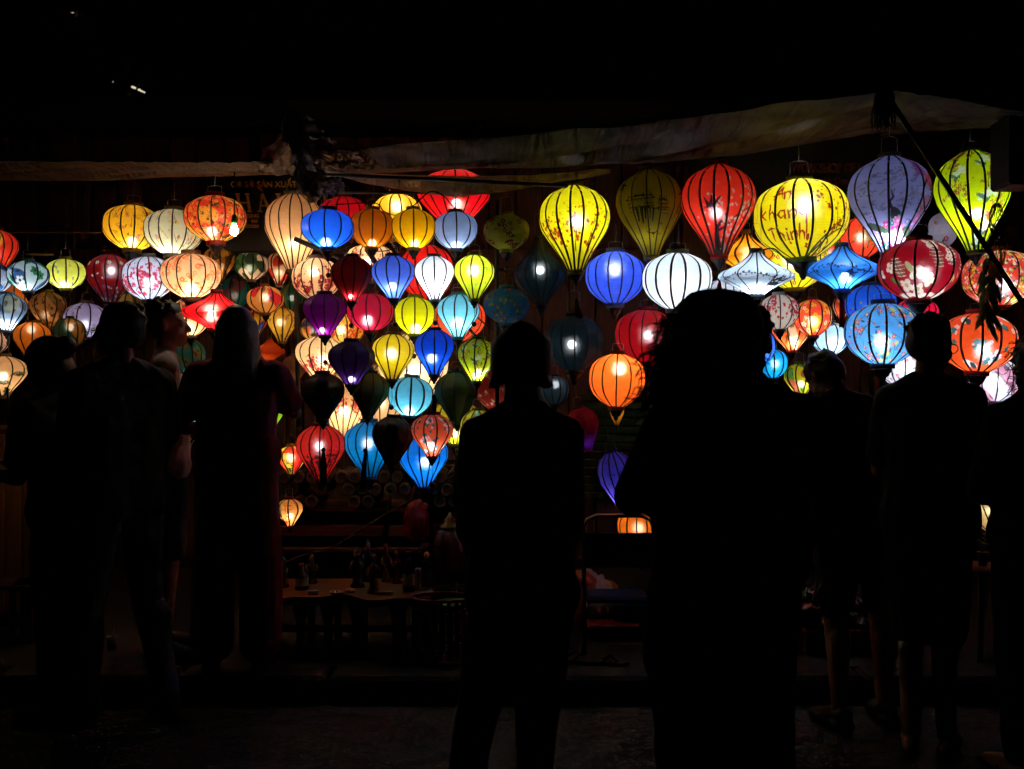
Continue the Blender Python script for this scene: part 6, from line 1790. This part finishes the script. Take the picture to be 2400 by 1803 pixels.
# big man in spectacles
person('big man with spectacles in profile, loose shirt and jeans', 282, 4.4, 0, 52, 1.84, 0, down(-.01, .03, .1), hy=38, hp=2, wide=.99, hair='short', hairm=HAIR, top=('shirt', (70, 66, 66)), hem=.84, loose=1.3, sleeve=.62, bottom=('trousers', (92, 98, 112)), glasses=True, stance=.115,
       legs={'l': ((-.12, .05, .5), (-.13, .08, .085)), 'r': ((.115, -.02, .5), (.12, -.16, .085))}, seed=3)
# young man in profile with a phone
yl = {'l': ((-.21, -.03, 1.12), (-.2, .16, 1.0), (-.17, .24, 1.0)), 'r': ((.215, .0, 1.13), (.17, .26, 1.13), (.14, .34, 1.15))}
person('young man in a pale T shirt in profile, forearm stretched to a phone', 390, 4.95, KH, -72, 1.78, 1, yl, hy=-8, hair='crop', top=('shirt', (200, 178, 178)), hem=.86, loose=1.1, sleeve=.55, bottom=('shorts', (30, 30, 34)), bhem=.85, seed=4)
ph_ = thing('phone', 'phone held out by the young man in the pale T shirt', 'phone', (at(466, 0, 4.87).x, 4.86, at(0, 1006, 4.87).z), R(-72))
MB().box((0, 0, 0), (.072, .008, .145), Matrix.Rotation(R(-28), 3, 'X'), .003).build('case', pmat('phone_case', (18, 18, 20), rough=.3), ph_, False)
MB().box((0, -.0052, -.0), (.064, .001, .13), Matrix.Rotation(R(-28), 3, 'X')).build('screen', pmat('phone_glass', (25, 27, 32), rough=.1), ph_, False)
# long haired woman in the red jumpsuit, taking a picture
wa = {'l': ((-.30, .13, 1.2), (-.08, .24, 1.5), (-.045, .24, 1.585)), 'r': ((.27, .14, 1.24), (.08, .25, 1.49), (.045, .25, 1.575))}
person('long haired woman in a dark red patterned jumpsuit raising a camera to her eye', 556, 4.7, KH, 6, 1.73, 1, wa, hp=2, hair='long', hairm=HAIRB, top=('puff', (150, 42, 40)), hem=.95, loose=1.3, sleeve=.6, bottom=('wide', (145, 40, 38)), stance=.12, wide=.93, seed=5)
c2 = thing('camera', 'compact camera at the face of the long haired woman', 'camera', (at(556, 0, 4.7).x - .03, 4.98, KH + 1.6))
MB().box((0, 0, 0), (.12, .04, .075), None, .008).build('body', pmat('camera_grey', (20, 20, 21), rough=.5), c2, False)
MB().lathe([(.03, 0), (.03, .05), (.026, .052)], 14).build('lens', pmat('camera_grey_lens', (16, 16, 17), rough=.3), c2).rotation_euler = (R(-90), 0, 0)
# short haired woman, back view
sa = {'l': ((-.2, .05, 1.13), (-.13, .22, 1.0), (-.08, .28, 1.03)), 'r': ((.2, .05, 1.13), (.13, .22, 1.0), (.08, .28, 1.03))}
person('woman with short bobbed hair, back view, loose olive blouse and slim dark trousers', 1222, 2.72, 0, 4, 1.665, 1, sa, hy=-4, hair='bob', top=('shirt', (84, 74, 46)), hem=.97, loose=.35, sleeve=1.0, bottom=('slim', (16, 16, 18)), stance=.095, seed=6, wide=.69, hs=.88,
       legs={'l': ((-.215, .02, .5), (-.27, -.0, .085)), 'r': ((.055, .01, .5), (.05, .04, .085))})
# curly haired person close to the lens
person('person with a great mass of curly hair and a dark knee length coat', 1672, 2.4, 0, 8, 1.705, 2, {'l': ((-.272, .05, 1.24), (-.12, .24, 1.26), (-.06, .3, 1.31)), 'r': ((.33, .03, 1.13), (.14, .24, 1.2), (.07, .3, 1.26))}, hy=-12, hair='curly', hairm=HAIRB, top=('coat', (22, 21, 22)), hem=.74, loose=.3, sleeve=1.0, bottom=('trousers', (16, 16, 18)), stance=.1, wide=.7, seed=7)
# man behind with the bare forearm
person('man in a dark T shirt with a bare hanging arm, beside the curly haired person', 1742, 3.1, 0, -4, 1.73, 0, {'l': ((-.225, -.02, 1.12), (-.235, .05, .875), (-.23, .08, .78)), 'r': ((.262, -.02, 1.13), (.30, .03, .88), (.31, .06, .79))}, hair='short', top=('shirt', (66, 60, 48)), hem=.86, loose=1.2, sleeve=.7, bottom=('trousers', (28, 27, 28)), wide=.92, seed=8)
# bowed man in shorts and sneakers
person('man bowing his head, in shorts and pale soled sneakers', 2014, 4.28, 0, 10, 1.70, 0, {'l': ((-.23, .06, 1.14), (-.14, .28, 1.06), (-.09, .34, 1.08)), 'r': ((.235, .05, 1.13), (.17, .26, 1.0), (.12, .33, 1.02))}, hy=20, hp=36, lean=19, hair='short', top=('shirt', (26, 26, 30)), hem=.86, loose=1.3, sleeve=.68, bottom=('shorts', (36, 34, 34)), bhem=.82, shoes=(70, 64, 52), stance=.12, seed=9,
       legs={'l': ((-.1, .03, .5), (-.1, -.02, .085)), 'r': ((.12, .03, .5), (.14, .03, .085))})
# man with glasses turned aside
person('man with glasses in black T shirt, knee shorts and sandals, face half turned away', 2176, 3.98, 0, -26, 1.76, 0, {'l': ((-.23, .02, 1.13), (-.15, .22, 1.05), (-.1, .28, 1.08)), 'r': ((.22, .06, 1.13), (.13, .27, 1.12), (.09, .33, 1.15))}, hy=-30, hp=8, hair='short', top=('shirt', (20, 20, 22)), hem=.84, loose=1.1, sleeve=.68, bottom=('shorts', (24, 24, 28)), bhem=1.0, glasses=True, sandal=True, shoes=(36, 30, 26), stance=.07, wide=.8, seed=10,
       legs={'l': ((-.085, .03, .5), (-.08, .0, .085)), 'r': ((.07, .02, .5), (.08, .02, .085))})
# frizzy haired person at the frame edge
person('frizzy haired person cut by the frame edge, dark clothes and sandals', 2430, 3.75, 0, 4, 1.68, 0, fwd(1.1, .26), hy=6, hair='frizz', top=('shirt', (22, 21, 22)), hem=.86, loose=.9, sleeve=1.0, bottom=('trousers', (20, 20, 22)), wide=.86, sandal=True, shoes=(40, 34, 30), seed=11)
